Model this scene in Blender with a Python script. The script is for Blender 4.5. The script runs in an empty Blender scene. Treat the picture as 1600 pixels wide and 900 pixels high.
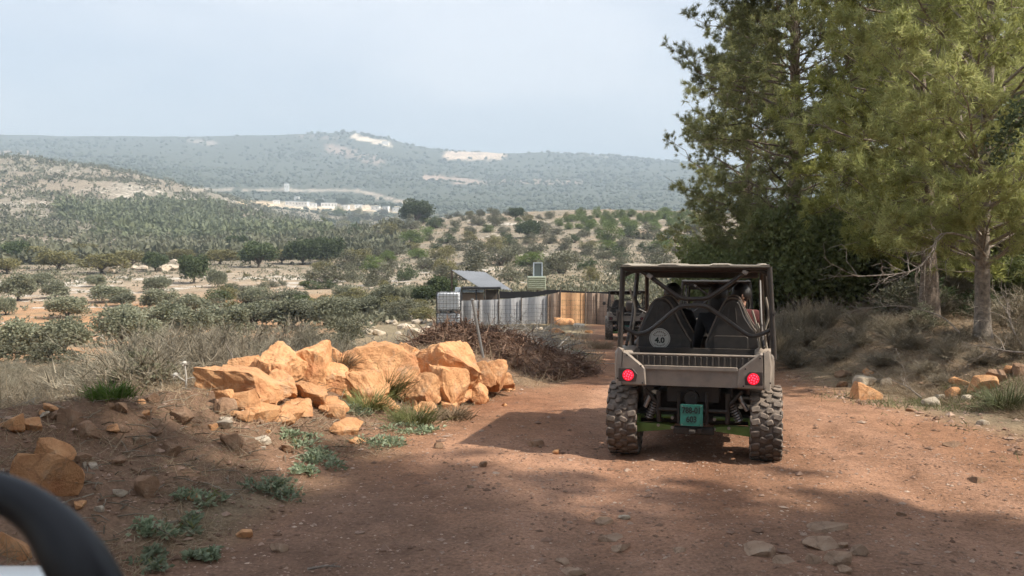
import bpy, math, random
import numpy as np
from mathutils import Vector, Matrix

# ------------------------------------------------------------------ camera, sky, sun, exposure
F = 1386.0                      # focal length in photograph pixels (1600 wide)
CAM_H, HORIZON = 1.75, 410.0
PITCH = math.atan((450.0 - HORIZON) / F)
scene = bpy.context.scene
COL = scene.collection
cam_d = bpy.data.cameras.new('camera')
cam_d.sensor_width = 36.0
cam_d.lens = 36.0 * F / 1600.0
cam_d.clip_start, cam_d.clip_end = 0.05, 20000
cam_d.dof.use_dof = True
cam_d.dof.focus_distance = 9.0
cam_d.dof.aperture_fstop = 5.0
cam = bpy.data.objects.new('camera', cam_d)
COL.objects.link(cam)
cam.location = (0, 0, CAM_H)
cam.rotation_euler = (math.pi / 2 - PITCH, 0, 0)
scene.camera = cam

SUN_EL = math.radians(47)
SHADOW_DIR = Vector((-1.0, 0.38)).normalized()          # way the shadows fall on the ground
SUN_VEC = Vector((-SHADOW_DIR.x * math.cos(SUN_EL), -SHADOW_DIR.y * math.cos(SUN_EL), math.sin(SUN_EL)))
world = bpy.data.worlds.new('World')
scene.world = world
world.use_nodes = True
wt = world.node_tree
bg = wt.nodes['Background']
sky = wt.nodes.new('ShaderNodeTexSky')
sky.sky_type = 'NISHITA'
sky.sun_disc = False
sky.sun_elevation = SUN_EL
sky.sun_rotation = math.atan2(SUN_VEC.x, SUN_VEC.y)
sky.altitude = 300
sky.air_density = 1.0
sky.dust_density = 3.0
sky.ozone_density = 1.5
# thin veil of high cloud over the whole sky
tcw = wt.nodes.new('ShaderNodeTexCoord')
mpw = wt.nodes.new('ShaderNodeMapping'); mpw.inputs['Scale'].default_value = (1.0, 1.6, 3.2)
nzw = wt.nodes.new('ShaderNodeTexNoise'); nzw.inputs['Scale'].default_value = 2.1; nzw.inputs['Detail'].default_value = 5; nzw.inputs['Roughness'].default_value = 0.5
rpw = wt.nodes.new('ShaderNodeMapRange'); rpw.inputs[1].default_value = 0.36; rpw.inputs[2].default_value = 0.64; rpw.inputs[3].default_value = 0.50; rpw.inputs[4].default_value = 0.95
mxw = wt.nodes.new('ShaderNodeMixRGB'); mxw.inputs[2].default_value = (6.5, 6.55, 6.85, 1)
wt.links.new(tcw.outputs['Generated'], mpw.inputs[0]); wt.links.new(mpw.outputs[0], nzw.inputs['Vector'])
sew = wt.nodes.new('ShaderNodeSeparateXYZ'); mew = wt.nodes.new('ShaderNodeMapRange'); muw = wt.nodes.new('ShaderNodeMath'); muw.operation = 'MULTIPLY'
mew.inputs[1].default_value = 0.0; mew.inputs[2].default_value = 1.0; mew.inputs[3].default_value = 1.0; mew.inputs[4].default_value = 0.45   # the veil looks thinner overhead
wt.links.new(tcw.outputs['Generated'], sew.inputs[0]); wt.links.new(sew.outputs[2], mew.inputs[0])
wt.links.new(nzw.outputs['Fac'], rpw.inputs[0]); wt.links.new(rpw.outputs[0], muw.inputs[0]); wt.links.new(mew.outputs[0], muw.inputs[1]); wt.links.new(muw.outputs[0], mxw.inputs[0])
wt.links.new(sky.outputs[0], mxw.inputs[1]); wt.links.new(mxw.outputs[0], bg.inputs[0])
bg.inputs[1].default_value = 0.10

sun_d = bpy.data.lights.new('sun', 'SUN')
sun_d.energy = 4.3
sun_d.angle = math.radians(0.8)
sun_d.color = (1.0, 0.93, 0.82)
sun = bpy.data.objects.new('sun', sun_d)
COL.objects.link(sun)
sun.rotation_euler = SUN_VEC.to_track_quat('Z', 'Y').to_euler()

scene.view_settings.view_transform = 'Standard'
scene.view_settings.look = 'None'
scene.view_settings.exposure = 0.92
scene.view_settings.gamma = 1.0
scene.render.engine = 'CYCLES'
scene.cycles.use_denoising = True
scene.cycles.max_bounces = 6
scene.cycles.diffuse_bounces = 3
scene.cycles.transmission_bounces = 3
scene.cycles.transparent_max_bounces = 8
scene.cycles.volume_bounces = 0
scene.cycles.use_adaptive_sampling = True
scene.cycles.adaptive_threshold = 0.03
scene.cycles.caustics_reflective = False
scene.cycles.caustics_refractive = False

HAZE = 0.00041
rng = np.random.default_rng(7)
random.seed(7)

# ------------------------------------------------------------------ helpers
def pix(x, y, D):
    """point at forward distance D that stands at photograph pixel (x, y)"""
    cp, sp = math.cos(PITCH), math.sin(PITCH)
    u, v = (x - 800) / F, (450 - y) / F
    dy, dz = cp + v * sp, -sp + v * cp
    s = D / dy
    return np.array((u * s, D, CAM_H + dz * s))

def toz(y, D):
    return pix(800, y, D)[2]

def _hash(ix, iy, seed):
    n = (ix.astype(np.int64) * 374761393 + iy.astype(np.int64) * 668265263 + seed * 1442695041) & 0x7fffffff
    n = ((n ^ (n >> 13)) * 1274126177) & 0x7fffffff
    return ((n ^ (n >> 16)) & 0xffff) / 65535.0

def vnoise(x, y, seed=0):
    x, y = np.asarray(x, float), np.asarray(y, float)
    ix, iy = np.floor(x), np.floor(y)
    fx, fy = x - ix, y - iy
    fx, fy = fx * fx * (3 - 2 * fx), fy * fy * (3 - 2 * fy)
    a, b = _hash(ix, iy, seed), _hash(ix + 1, iy, seed)
    c, d = _hash(ix, iy + 1, seed), _hash(ix + 1, iy + 1, seed)
    return (a + (b - a) * fx) * (1 - fy) + (c + (d - c) * fx) * fy

def fbm(x, y, seed=0, oct=4):
    s, a, t = 0, 1.0, 0
    for i in range(oct):
        s = s + a * vnoise(np.asarray(x) * 2 ** i, np.asarray(y) * 2 ** i, seed + i * 17)
        t += a
        a *= 0.5
    return s / t

def sstep(a, b, x):
    t = np.clip((x - a) / (b - a), 0, 1)
    return t * t * (3 - 2 * t)

def tag(o, label=None, cat=None, group=None, kind=None):
    if label: o['label'] = label
    if cat: o['category'] = cat
    if group: o['group'] = group
    if kind: o['kind'] = kind
    return o

def empty(name, loc=(0, 0, 0), rz=0.0):
    o = bpy.data.objects.new(name, None)
    o.empty_display_size = 0.2
    COL.objects.link(o)
    o.location = loc
    o.rotation_euler = (0, 0, rz)
    return o

def link(name, me, parent=None, loc=None, rot=None, scale=None):
    o = bpy.data.objects.new(name, me)
    COL.objects.link(o)
    if parent is not None: o.parent = parent
    if loc is not None: o.location = loc
    if rot is not None: o.rotation_euler = rot
    if scale is not None: o.scale = scale
    return o

def soup(name, V, T, mats, smooth=False, mi=None):
    """mesh from arrays of vertices and triangles (or quads)"""
    V = np.ascontiguousarray(V, np.float32)
    T = np.ascontiguousarray(T, np.int32)
    me = bpy.data.meshes.new(name)
    n, k = T.shape
    me.vertices.add(len(V)); me.vertices.foreach_set('co', V.ravel())
    me.loops.add(n * k); me.loops.foreach_set('vertex_index', T.ravel())
    me.polygons.add(n)
    me.polygons.foreach_set('loop_start', np.arange(0, n * k, k, dtype=np.int32))
    me.polygons.foreach_set('loop_total', np.full(n, k, np.int32))
    if mi is not None: me.polygons.foreach_set('material_index', np.asarray(mi, np.int32))
    me.polygons.foreach_set('use_smooth', np.full(n, smooth, bool))
    for m in (mats if isinstance(mats, (list, tuple)) else [mats]): me.materials.append(m)
    me.update(calc_edges=True)
    return me

def copy_tree(o, parent=None):
    c = o.copy(); COL.objects.link(c)
    if parent is not None: c.parent = parent
    for ch in list(o.children): copy_tree(ch, c)
    return c

def smooth_path(pts, sub=6):
    P = [Vector(p) for p in pts]
    out = []
    for i in range(len(P) - 1):
        p0, p1, p2, p3 = P[max(i - 1, 0)], P[i], P[i + 1], P[min(i + 2, len(P) - 1)]
        for j in range(sub):
            t = j / sub
            out.append(0.5 * ((2 * p1) + (p2 - p0) * t + (2 * p0 - 5 * p1 + 4 * p2 - p3) * t * t + (3 * p1 - p0 - 3 * p2 + p3) * t ** 3))
    out.append(P[-1])
    return out

class MB:
    """collects shapes, then links them as one mesh object"""
    def __init__(s): s.v, s.f = [], []
    def add(s, vs, fs):
        b = len(s.v); s.v += [tuple(v) for v in vs]; s.f += [tuple(i + b for i in f) for f in fs]; return s
    def box(s, c, d, rot=None, cham=0.0):
        x, y, z = d[0] / 2, d[1] / 2, d[2] / 2
        if cham:
            h = cham; vs = []
            for sx in (-1, 1):
                for sy in (-1, 1):
                    for sz in (-1, 1):
                        vs += [(sx * (x - h), sy * (y - h), sz * z), (sx * (x - h), sy * y, sz * (z - h)), (sx * x, sy * (y - h), sz * (z - h))]
            import bmesh
            bm = bmesh.new()
            for v in vs: bm.verts.new(v)
            bmesh.ops.convex_hull(bm, input=bm.verts)
            bm.verts.index_update()
            vs = [v.co.copy() for v in bm.verts]; fs = [[v.index for v in f.verts] for f in bm.faces]
            bm.free()
        else:
            vs = [(sx * x, sy * y, sz * z) for sx in (-1, 1) for sy in (-1, 1) for sz in (-1, 1)]
            fs = [(0, 1, 3, 2), (4, 6, 7, 5), (0, 4, 5, 1), (2, 3, 7, 6), (0, 2, 6, 4), (1, 5, 7, 3)]
        R = Matrix.Identity(3) if rot is None else rot
        return s.add([R @ Vector(v) + Vector(c) for v in vs], fs)
    def tube(s, pts, r, n=8, sub=0, caps=True):
        P = smooth_path(pts, sub) if sub else [Vector(p) for p in pts]
        R = r if isinstance(r, (list, tuple)) else None
        vs, fs = [], []
        t = (P[1] - P[0]).normalized()
        a = t.orthogonal().normalized()
        for i, p in enumerate(P):
            t = (P[min(i + 1, len(P) - 1)] - P[max(i - 1, 0)])
            t = t.normalized() if t.length > 1e-9 else Vector((0, 0, 1))
            a = (a - t * a.dot(t)).normalized(); b = t.cross(a)
            rr = r if R is None else R[0] + (R[-1] - R[0]) * i / (len(P) - 1) if len(R) == 2 else R[i]
            for k in range(n):
                q = 2 * math.pi * k / n
                vs.append(p + (a * math.cos(q) + b * math.sin(q)) * rr)
        for i in range(len(P) - 1):
            for k in range(n):
                fs.append((i * n + k, i * n + (k + 1) % n, (i + 1) * n + (k + 1) % n, (i + 1) * n + k))
        if caps:
            fs.append(tuple(range(n - 1, -1, -1))); fs.append(tuple((len(P) - 1) * n + k for k in range(n)))
        return s.add(vs, fs)
    def prism(s, poly, y0, y1, cham=0.0, axis='y'):
        """polygon in x-z extruded along y, its two end faces drawn in by cham"""
        cx = sum(p[0] for p in poly) / len(poly); cz = sum(p[1] for p in poly) / len(poly)
        n = len(poly); sg = 1 if y1 > y0 else -1
        def ring(y, k):
            o = []
            for (x, z) in poly:
                dx, dz = x - cx, z - cz; L = math.hypot(dx, dz) or 1
                o.append((x - dx / L * k, y, z - dz / L * k))
            return o
        if cham: rings = [ring(y0, cham), ring(y0 + sg * cham, 0), ring(y1 - sg * cham, 0), ring(y1, cham)]
        else: rings = [ring(y0, 0), ring(y1, 0)]
        vs = [v for r_ in rings for v in r_]; fs = []
        for i in range(len(rings) - 1):
            for k in range(n): fs.append((i * n + k, i * n + (k + 1) % n, (i + 1) * n + (k + 1) % n, (i + 1) * n + k))
        fs.append(tuple(range(n - 1, -1, -1))); fs.append(tuple((len(rings) - 1) * n + k for k in range(n)))
        if axis == 'x': vs = [(v[1], v[0], v[2]) for v in vs]
        return s.add(vs, fs)
    def lathe(s, prof, n=24, axis='x', c=(0, 0, 0), close=False):
        vs, fs = [], []
        for (r, h) in prof:
            for k in range(n):
                q = 2 * math.pi * k / n
                if axis == 'x': vs.append((h + c[0], r * math.cos(q) + c[1], r * math.sin(q) + c[2]))
                elif axis == 'y': vs.append((r * math.cos(q) + c[0], h + c[1], r * math.sin(q) + c[2]))
                else: vs.append((r * math.cos(q) + c[0], r * math.sin(q) + c[1], h + c[2]))
        for i in range(len(prof) - 1):
            for k in range(n): fs.append((i * n + k, i * n + (k + 1) % n, (i + 1) * n + (k + 1) % n, (i + 1) * n + k))
        if not close:
            fs.append(tuple(range(n - 1, -1, -1))); fs.append(tuple((len(prof) - 1) * n + k for k in range(n)))
        return s.add(vs, fs)
    def mesh(s, name, mat, smooth=False, fix=True):
        me = bpy.data.meshes.new(name)
        me.from_pydata(s.v, [], s.f); me.materials.append(mat)
        if fix:
            import bmesh
            bm = bmesh.new(); bm.from_mesh(me); bmesh.ops.recalc_face_normals(bm, faces=bm.faces); bm.to_mesh(me); bm.free()
        if smooth:
            me.polygons.foreach_set('use_smooth', np.ones(len(me.polygons), bool))
            try: me.set_sharp_from_angle(angle=math.radians(38))
            except Exception: pass
        me.update()
        return me
    def build(s, name, mat, parent=None, smooth=False, loc=None, rot=None):
        return link(name, s.mesh(name, mat, smooth), parent, loc, rot)

def tubes(P, R, n=5):
    """many tubes at once: P (m,K,3), R (m,K)"""
    m, K, _ = P.shape
    T = np.empty_like(P)
    T[:, 1:-1] = P[:, 2:] - P[:, :-2]; T[:, 0] = P[:, 1] - P[:, 0]; T[:, -1] = P[:, -1] - P[:, -2]
    T /= np.linalg.norm(T, axis=2, keepdims=True) + 1e-9
    ref = np.zeros_like(T); ref[..., 0] = 0.31; ref[..., 1] = 0.52; ref[..., 2] = 0.80
    flat = np.abs((T * ref).sum(2)) > 0.95
    ref[flat] = (1, 0, 0)
    A = np.cross(T, ref); A /= np.linalg.norm(A, axis=2, keepdims=True) + 1e-9
    B = np.cross(T, A)
    q = 2 * np.pi * np.arange(n) / n
    V = P[:, :, None, :] + (A[:, :, None, :] * np.cos(q)[None, None, :, None] + B[:, :, None, :] * np.sin(q)[None, None, :, None]) * R[:, :, None, None]
    idx = np.arange(m * K * n).reshape(m, K, n)
    a, b = idx[:, :-1], idx[:, 1:]
    a2, b2 = np.roll(a, -1, 2), np.roll(b, -1, 2)
    Q = np.stack([a, a2, b2, b], -1).reshape(-1, 4)
    return V.reshape(-1, 3), np.concatenate([Q[:, [0, 1, 2]], Q[:, [0, 2, 3]]])

def join(parts):
    Vs, Ts, b = [], [], 0
    for V, T in parts:
        Vs.append(V); Ts.append(T + b); b += len(V)
    return np.concatenate(Vs), np.concatenate(Ts)

def unit(v):
    return v / (np.linalg.norm(v, axis=-1, keepdims=True) + 1e-9)

def blades(P, Dv, L, W, r=None):
    """one thin triangle for each needle / grass blade"""
    r = r or rng
    side = unit(np.cross(Dv, r.normal(size=Dv.shape)))
    a = P - side * W[:, None] / 2; b = P + side * W[:, None] / 2; c = P + Dv * L[:, None]
    V = np.stack([a, b, c], 1).reshape(-1, 3)
    return V, np.arange(len(V)).reshape(-1, 3)

def leaves(P, N, L, W, r=None):
    """one four-cornered leaf (two triangles, folded) for each point; N = the way it points"""
    r = r or rng
    side = unit(np.cross(N, r.normal(size=N.shape))); up = np.cross(side, N)
    mid = P + N * L[:, None] * 0.45
    V = np.stack([P, mid - side * W[:, None] / 2 + up * W[:, None] * 0.18, P + N * L[:, None], mid + side * W[:, None] / 2 + up * W[:, None] * 0.18], 1).reshape(-1, 3)
    i = np.arange(len(P)) * 4
    T = np.concatenate([np.stack([i, i + 1, i + 2], 1), np.stack([i, i + 2, i + 3], 1)])
    return V, T

# ------------------------------------------------------------------ materials
def nodes(name):
    m = bpy.data.materials.new(name); m.use_nodes = True
    t = m.node_tree; return m, t, t.nodes['Principled BSDF']

def N(t, typ, **kw):
    n = t.nodes.new(typ)
    for k, v in kw.items():
        if k in n.inputs: n.inputs[k].default_value = v
        else: setattr(n, k, v)
    return n

def ramp(t, stops):
    r = t.nodes.new('ShaderNodeValToRGB')
    e = r.color_ramp.elements
    while len(e) < len(stops): e.new(0.5)
    for el, (p, c) in zip(e, stops):
        el.position = p; el.color = (*c, 1) if len(c) == 3 else c
    return r

def mul(c, k): return tuple(min(1, x * k) for x in c)

def surf(name, col, rough=0.7, var=0.25, scale=8.0, metal=0.0, bump=0.0, bscale=None, dust=None, dust_amt=0.5, spec=0.5, coat=0.0):
    """plain material with uneven colour, fine relief and, if asked, dust that settles on what faces up"""
    m, t, b = nodes(name)
    tc = N(t, 'ShaderNodeTexCoord')
    nz = N(t, 'ShaderNodeTexNoise', Scale=scale, Detail=6.0, Roughness=0.6)
    t.links.new(tc.outputs['Object'], nz.inputs['Vector'])
    r = ramp(t, [(0.25, mul(col, 1 - var)), (0.75, mul(col, 1 + var))])
    t.links.new(nz.outputs['Fac'], r.inputs[0])
    out = r.outputs[0]
    if dust:
        g = N(t, 'ShaderNodeNewGeometry'); sx = N(t, 'ShaderNodeSeparateXYZ')
        t.links.new(g.outputs['Normal'], sx.inputs[0])
        mr = N(t, 'ShaderNodeMapRange'); mr.inputs[1].default_value = -0.3; mr.inputs[2].default_value = 1.0; mr.inputs[3].default_value = dust_amt * 0.25; mr.inputs[4].default_value = dust_amt
        t.links.new(sx.outputs[2], mr.inputs[0])
        n2 = N(t, 'ShaderNodeTexNoise', Scale=scale * 1.7, Detail=5.0)
        t.links.new(tc.outputs['Object'], n2.inputs['Vector'])
        mm = N(t, 'ShaderNodeMath', operation='MULTIPLY'); t.links.new(mr.outputs[0], mm.inputs[0])
        m3 = N(t, 'ShaderNodeMapRange'); m3.inputs[1].default_value = 0.3; m3.inputs[2].default_value = 0.65; m3.inputs[3].default_value = 0.4; m3.inputs[4].default_value = 1.2
        t.links.new(n2.outputs['Fac'], m3.inputs[0]); t.links.new(m3.outputs[0], mm.inputs[1])
        mx = N(t, 'ShaderNodeMixRGB'); mx.inputs[2].default_value = (*dust, 1)
        t.links.new(mm.outputs[0], mx.inputs[0]); t.links.new(out, mx.inputs[1]); out = mx.outputs[0]
    t.links.new(out, b.inputs['Base Color'])
    b.inputs['Roughness'].default_value = rough; b.inputs['Metallic'].default_value = metal
    b.inputs['Specular IOR Level'].default_value = spec
    if coat: b.inputs['Coat Weight'].default_value = coat
    if bump:
        bp = N(t, 'ShaderNodeBump', Strength=bump, Distance=0.02)
        n4 = N(t, 'ShaderNodeTexNoise', Scale=bscale or scale * 3, Detail=8.0, Roughness=0.65)
        t.links.new(tc.outputs['Object'], n4.inputs['Vector'])
        t.links.new(n4.outputs['Fac'], bp.inputs['Height']); t.links.new(bp.outputs[0], b.inputs['Normal'])
    return m

def leafmat(name, cols, trans=0.3, rough=0.6, per='island', clump=1.2):
    """foliage: each leaf a little different, clumps of leaves lighter and darker in kind, some light let through"""
    m, t, b = nodes(name)
    g = N(t, 'ShaderNodeNewGeometry')
    oi = N(t, 'ShaderNodeObjectInfo')
    tc = N(t, 'ShaderNodeTexCoord')
    nz = N(t, 'ShaderNodeTexNoise', Scale=clump, Detail=2.0)
    t.links.new(tc.outputs['Object'], nz.inputs['Vector'])
    ad = N(t, 'ShaderNodeMath', operation='MULTIPLY_ADD'); ad.inputs[1].default_value = 0.55; 
    t.links.new(g.outputs['Random Per Island'], ad.inputs[0])
    a2 = N(t, 'ShaderNodeMath', operation='MULTIPLY_ADD'); a2.inputs[1].default_value = 0.9; a2.inputs[2].default_value = -0.28
    t.links.new(nz.outputs['Fac'], a2.inputs[0]); t.links.new(a2.outputs[0], ad.inputs[2])
    n = len(cols)
    r = ramp(t, [(0.08 + 0.84 * i / (n - 1), c) for i, c in enumerate(cols)])
    t.links.new(ad.outputs[0], r.inputs[0])
    hs = N(t, 'ShaderNodeHueSaturation')
    mr = N(t, 'ShaderNodeMapRange'); mr.inputs[3].default_value = 0.8; mr.inputs[4].default_value = 1.2
    t.links.new(oi.outputs['Random'], mr.inputs[0]); t.links.new(mr.outputs[0], hs.inputs['Value'])
    t.links.new(r.outputs[0], hs.inputs['Color'])
    t.links.new(hs.outputs[0], b.inputs['Base Color'])
    b.inputs['Roughness'].default_value = rough; b.inputs['Specular IOR Level'].default_value = 0.25
    if trans:
        tr = N(t, 'ShaderNodeBsdfTranslucent'); mx = N(t, 'ShaderNodeMixShader'); mx.inputs[0].default_value = trans
        t.links.new(hs.outputs[0], tr.inputs[0])
        t.links.new(b.outputs[0], mx.inputs[1]); t.links.new(tr.outputs[0], mx.inputs[2])
        t.links.new(mx.outputs[0], t.nodes['Material Output'].inputs[0])
    return m

DUST = (0.36, 0.27, 0.20)
M = {}
M['black_metal'] = surf('black_metal', (0.018, 0.017, 0.017), 0.42, 0.3, 14, dust=DUST, dust_amt=0.2)
M['plastic'] = surf('grey_body_plastic', (0.185, 0.165, 0.145), 0.55, 0.28, 7, dust=(.40, .32, .25), dust_amt=0.95, bump=0.08)
M['plastic_dark'] = surf('black_plastic', (0.03, 0.028, 0.027), 0.55, 0.25, 6, dust=DUST, dust_amt=0.25)
M['roof'] = surf('dusty_roof_skin', (0.14, 0.12, 0.10), 0.75, 0.25, 3, dust=(0.42, 0.36, 0.275), dust_amt=0.8)
M['roof_under'] = surf('roof_lining', (0.07, 0.042, 0.036), 0.6, 0.2, 3)
M['seat'] = surf('seat_vinyl', (0.025, 0.025, 0.027), 0.5, 0.2, 8, dust=DUST, dust_amt=0.22, bump=0.08, bscale=60)
M['piping'] = surf('seat_piping', (0.20, 0.16, 0.13), 0.7, 0.2, 20)
M['tyre'] = surf('tyre_rubber', (0.032, 0.03, 0.028), 0.85, 0.3, 10, dust=(0.30, 0.235, 0.185), dust_amt=1.0, bump=0.2)
M['rim'] = surf('wheel_rim', (0.05, 0.05, 0.05), 0.4, 0.2, 8, metal=0.6, dust=DUST, dust_amt=0.4)
M['green'] = surf('green_suspension_paint', (0.07, 0.17, 0.018), 0.45, 0.3, 12, dust=DUST, dust_amt=0.3)
M['steel'] = surf('spring_steel', (0.33, 0.32, 0.31), 0.38, 0.25, 25, metal=0.7, dust=DUST, dust_amt=0.3)
M['under'] = surf('chassis_black', (0.012, 0.011, 0.010), 0.7, 0.4, 9, dust=DUST, dust_amt=0.12)
M['plate'] = surf('plate_green', (0.018, 0.17, 0.135), 0.45, 0.12, 12, dust=DUST, dust_amt=0.12)
M['ink'] = surf('black_ink', (0.012, 0.018, 0.017), 0.6, 0.1, 12)
M['sticker'] = surf('sticker_white', (0.62, 0.60, 0.55), 0.5, 0.1, 14)
M['strap'] = surf('webbing', (0.30, 0.26, 0.21), 0.9, 0.25, 30)
M['skin'] = surf('skin', (0.42, 0.24, 0.16), 0.5, 0.08, 12)
M['hair'] = surf('black_hair', (0.012, 0.010, 0.009), 0.45, 0.4, 40, bump=0.4, bscale=90)
M['cloth_black'] = surf('black_cloth', (0.015, 0.015, 0.017), 0.9, 0.3, 14)
M['cloth_maroon'] = surf('maroon_cloth', (0.12, 0.03, 0.028), 0.9, 0.25, 14)
M['cloth_grey'] = surf('grey_cloth', (0.09, 0.09, 0.10), 0.9, 0.25, 14)
M['white_paint'] = surf('white_body', (0.78, 0.78, 0.76), 0.35, 0.04, 4, coat=0.3)
M['grip'] = surf('black_grip', (0.008, 0.009, 0.012), 0.5, 0.15, 30, bump=0.05, bscale=200)
m, t, b = nodes('tail_light_lens')
b.inputs['Base Color'].default_value = (0.5, 0.01, 0.03, 1); b.inputs['Roughness'].default_value = 0.25
b.inputs['Emission Color'].default_value = (1.0, 0.012, 0.035, 1); b.inputs['Emission Strength'].default_value = 0.45
M['lens'] = m
m, t, b = nodes('tail_light_diode')
b.inputs['Base Color'].default_value = (0.7, 0.1, 0.15, 1)
b.inputs['Emission Color'].default_value = (1.0, 0.05, 0.10, 1); b.inputs['Emission Strength'].default_value = 1.0
M['led'] = m
# ------------------------------------------------------------------ the lie of the land
ROWS = [6, 15, 25, 45, 60, 80, 110, 150, 200, 250, 300, 350, 450, 600, 750, 900, 1200, 1600, 2000, 2400, 2800, 4600]
# height of the ground: a number below 20 is metres, a number above is the photograph row at which it is seen
LAND = {
    -1200: [0, -.3, -.8, -1.5, -1.8, -2, -1, 1, 3, 5, 390, 372, 340, 300, 280, 275, 270, 262, 252, 240, 228, 250],
    -400: [0, -.5, -1.3, -2.8, -3.3, 497, 452, 418, 402, 388, 368, 350, 312, 270, 238, 246, 252, 248, 242, 225, 212, 245],
    0:    [0, -.5, -1.3, -2.8, 530, 495, 452, 418, 402, 388, 368, 350, 315, 275, 246, 252, 255, 250, 243, 225, 210, 245],
    200:  [0, -.5, -1.3, -2.7, 528, 494, 452, 418, 402, 390, 374, 360, 335, 298, 266, 276, 274, 262, 248, 228, 210, 245],
    330:  [0, -.4, -1.1, -2.5, 522, 490, 450, 417, 402, 392, 380, 370, 348, 320, 302, 312, 302, 280, 258, 232, 210, 245],
    450:  [0, -.35, -1.0, -2.2, 515, 486, 450, 420, 402, 388, 375, 366, 352, 345, 340, 334, 316, 292, 266, 236, 208, 245],
    550:  [0, -.3, -.9, 522, 503, 480, 450, 425, 402, 380, 362, 357, 364, 368, 355, 342, 320, 296, 268, 238, 205, 245],
    640:  [0, -.2, -.7, 512, 488, 465, 443, 420, 392, 362, 345, 346, 362, 370, 358, 345, 322, 298, 270, 245, 222, 250],
    720:  [0, -.1, -.6, 505, 480, 458, 438, 416, 386, 352, 334, 338, 356, 366, 356, 345, 324, 300, 276, 254, 236, 258],
    900:  [0, -.1, -.6, 502, 478, 456, 436, 414, 384, 350, 330, 334, 352, 364, 356, 345, 326, 302, 280, 258, 240, 262],
    1050: [0, 0, -.5, 500, 476, 455, 436, 416, 388, 354, 331, 334, 352, 364, 356, 345, 328, 305, 284, 266, 252, 270],
    1250: [0, .35, .4, .2, 0.4, 450, 434, 414, 388, 356, 334, 338, 354, 364, 356, 345, 330, 310, 290, 274, 260, 276],
    1700: [0, .5, .8, 1.0, 1.2, 1.4, 430, 412, 388, 360, 342, 346, 356, 364, 356, 345, 330, 310, 290, 274, 262, 276],
    2200: [0, .5, .9, 1.3, 1.6, 2, 2, 412, 400, 375, 360, 355, 350, 345, 340, 330, 315, 300, 285, 265, 250, 265],
    2800: [0, -.1, -.4, -.5, -.3, 0, 0, 1, 3, 5, 390, 372, 340, 300, 280, 275, 270, 262, 252, 240, 228, 250],
}
SKY_X = [-400, 0, 100, 300, 400, 520, 545, 600, 650, 700, 750, 790, 850, 900, 960, 1050, 1200, 1700]
SKY_Y = [212, 209, 212, 213, 211, 207, 204, 214, 228, 235, 237, 240, 238, 240, 244, 252, 260, 262]
_cx = np.array(sorted(LAND)); _lr = np.log(np.array(ROWS, float))
_Z = np.array([[v if v < 20 else toz(v, d) for v, d in zip(LAND[c], ROWS)] for c in _cx])
GX = np.arange(-1200, 2801, 10.0); GL = np.linspace(_lr[0], _lr[-1], 260)
_t = np.stack([np.interp(GX, _cx, _Z[:, j]) for j in range(len(ROWS))], 1)
_j = ROWS.index(2800)
_in = (GX >= -400) & (GX <= 1700)
_t[_in, _j] = [toz(y, 2800) for y in np.interp(GX[_in], SKY_X, SKY_Y)]
TAB = np.stack([np.interp(GL, _lr, _t[i]) for i in range(len(GX))], 0)
def _blur(A, ax, k, n=2):
    for _ in range(n):
        P = np.pad(A, [(k, k) if a == ax else (0, 0) for a in range(2)], mode='edge')
        A = sum(np.take(P, np.arange(i, i + A.shape[ax]), axis=ax) for i in range(2 * k + 1)) / (2 * k + 1)
    return A
_sharp = TAB.copy()
TAB = _blur(_blur(TAB, 1, 2), 0, 4)
_w = sstep(math.log(2000), math.log(2700), GL)[None, :]
TAB = TAB * (1 - _w) + _blur(_sharp, 0, 1, 1) * _w

XL_Y = [-50, 0, 5, 8, 10.5, 14.3, 20, 33, 45, 60, 80]
XL_X = [-6, -2.7, -2.15, -1.35, -0.85, 0.5, 1.8, 2.5, 4.4, 7.5, 13]
XR_Y = [-50, 0, 9, 11.5, 13.5, 20, 33, 45, 60, 80]
XR_X = [4, 5.6, 5.3, 4.9, 4.9, 5.6, 6.6, 8.6, 12, 18]
ZR_Y = [-50, 10, 15, 20, 33, 45, 60, 80]
ZR_Z = [0, 0, -.22, -.48, -1.05, -1.25, -1.2, -.8]
BH_Y = [-20, 0, 4, 9, 12, 15, 19, 26, 30]
BH_Z = [.3, .6, .72, .66, .62, .42, .25, .05, 0]

def land(X, Y):
    X, Y = np.asarray(X, float), np.asarray(Y, float)
    r = np.hypot(X, Y); az = np.clip(np.arctan2(X, Y), -math.atan(2000 / F), math.atan(2000 / F))
    D = np.clip(r * np.cos(az), 6.01, 4590)
    gx = np.clip((800 + F * np.tan(az) - GX[0]) / 10.0, 0, len(GX) - 1.001)
    gl = np.clip((np.log(D) - GL[0]) / (GL[1] - GL[0]), 0, len(GL) - 1.001)
    i, j = gx.astype(int), gl.astype(int); fx, fl = gx - i, gl - j
    return (TAB[i, j] * (1 - fx) + TAB[i + 1, j] * fx) * (1 - fl) + (TAB[i, j + 1] * (1 - fx) + TAB[i + 1, j + 1] * fx) * fl

def road_edges(Y):
    return np.interp(Y, XL_Y, XL_X), np.interp(Y, XR_Y, XR_X)

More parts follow.
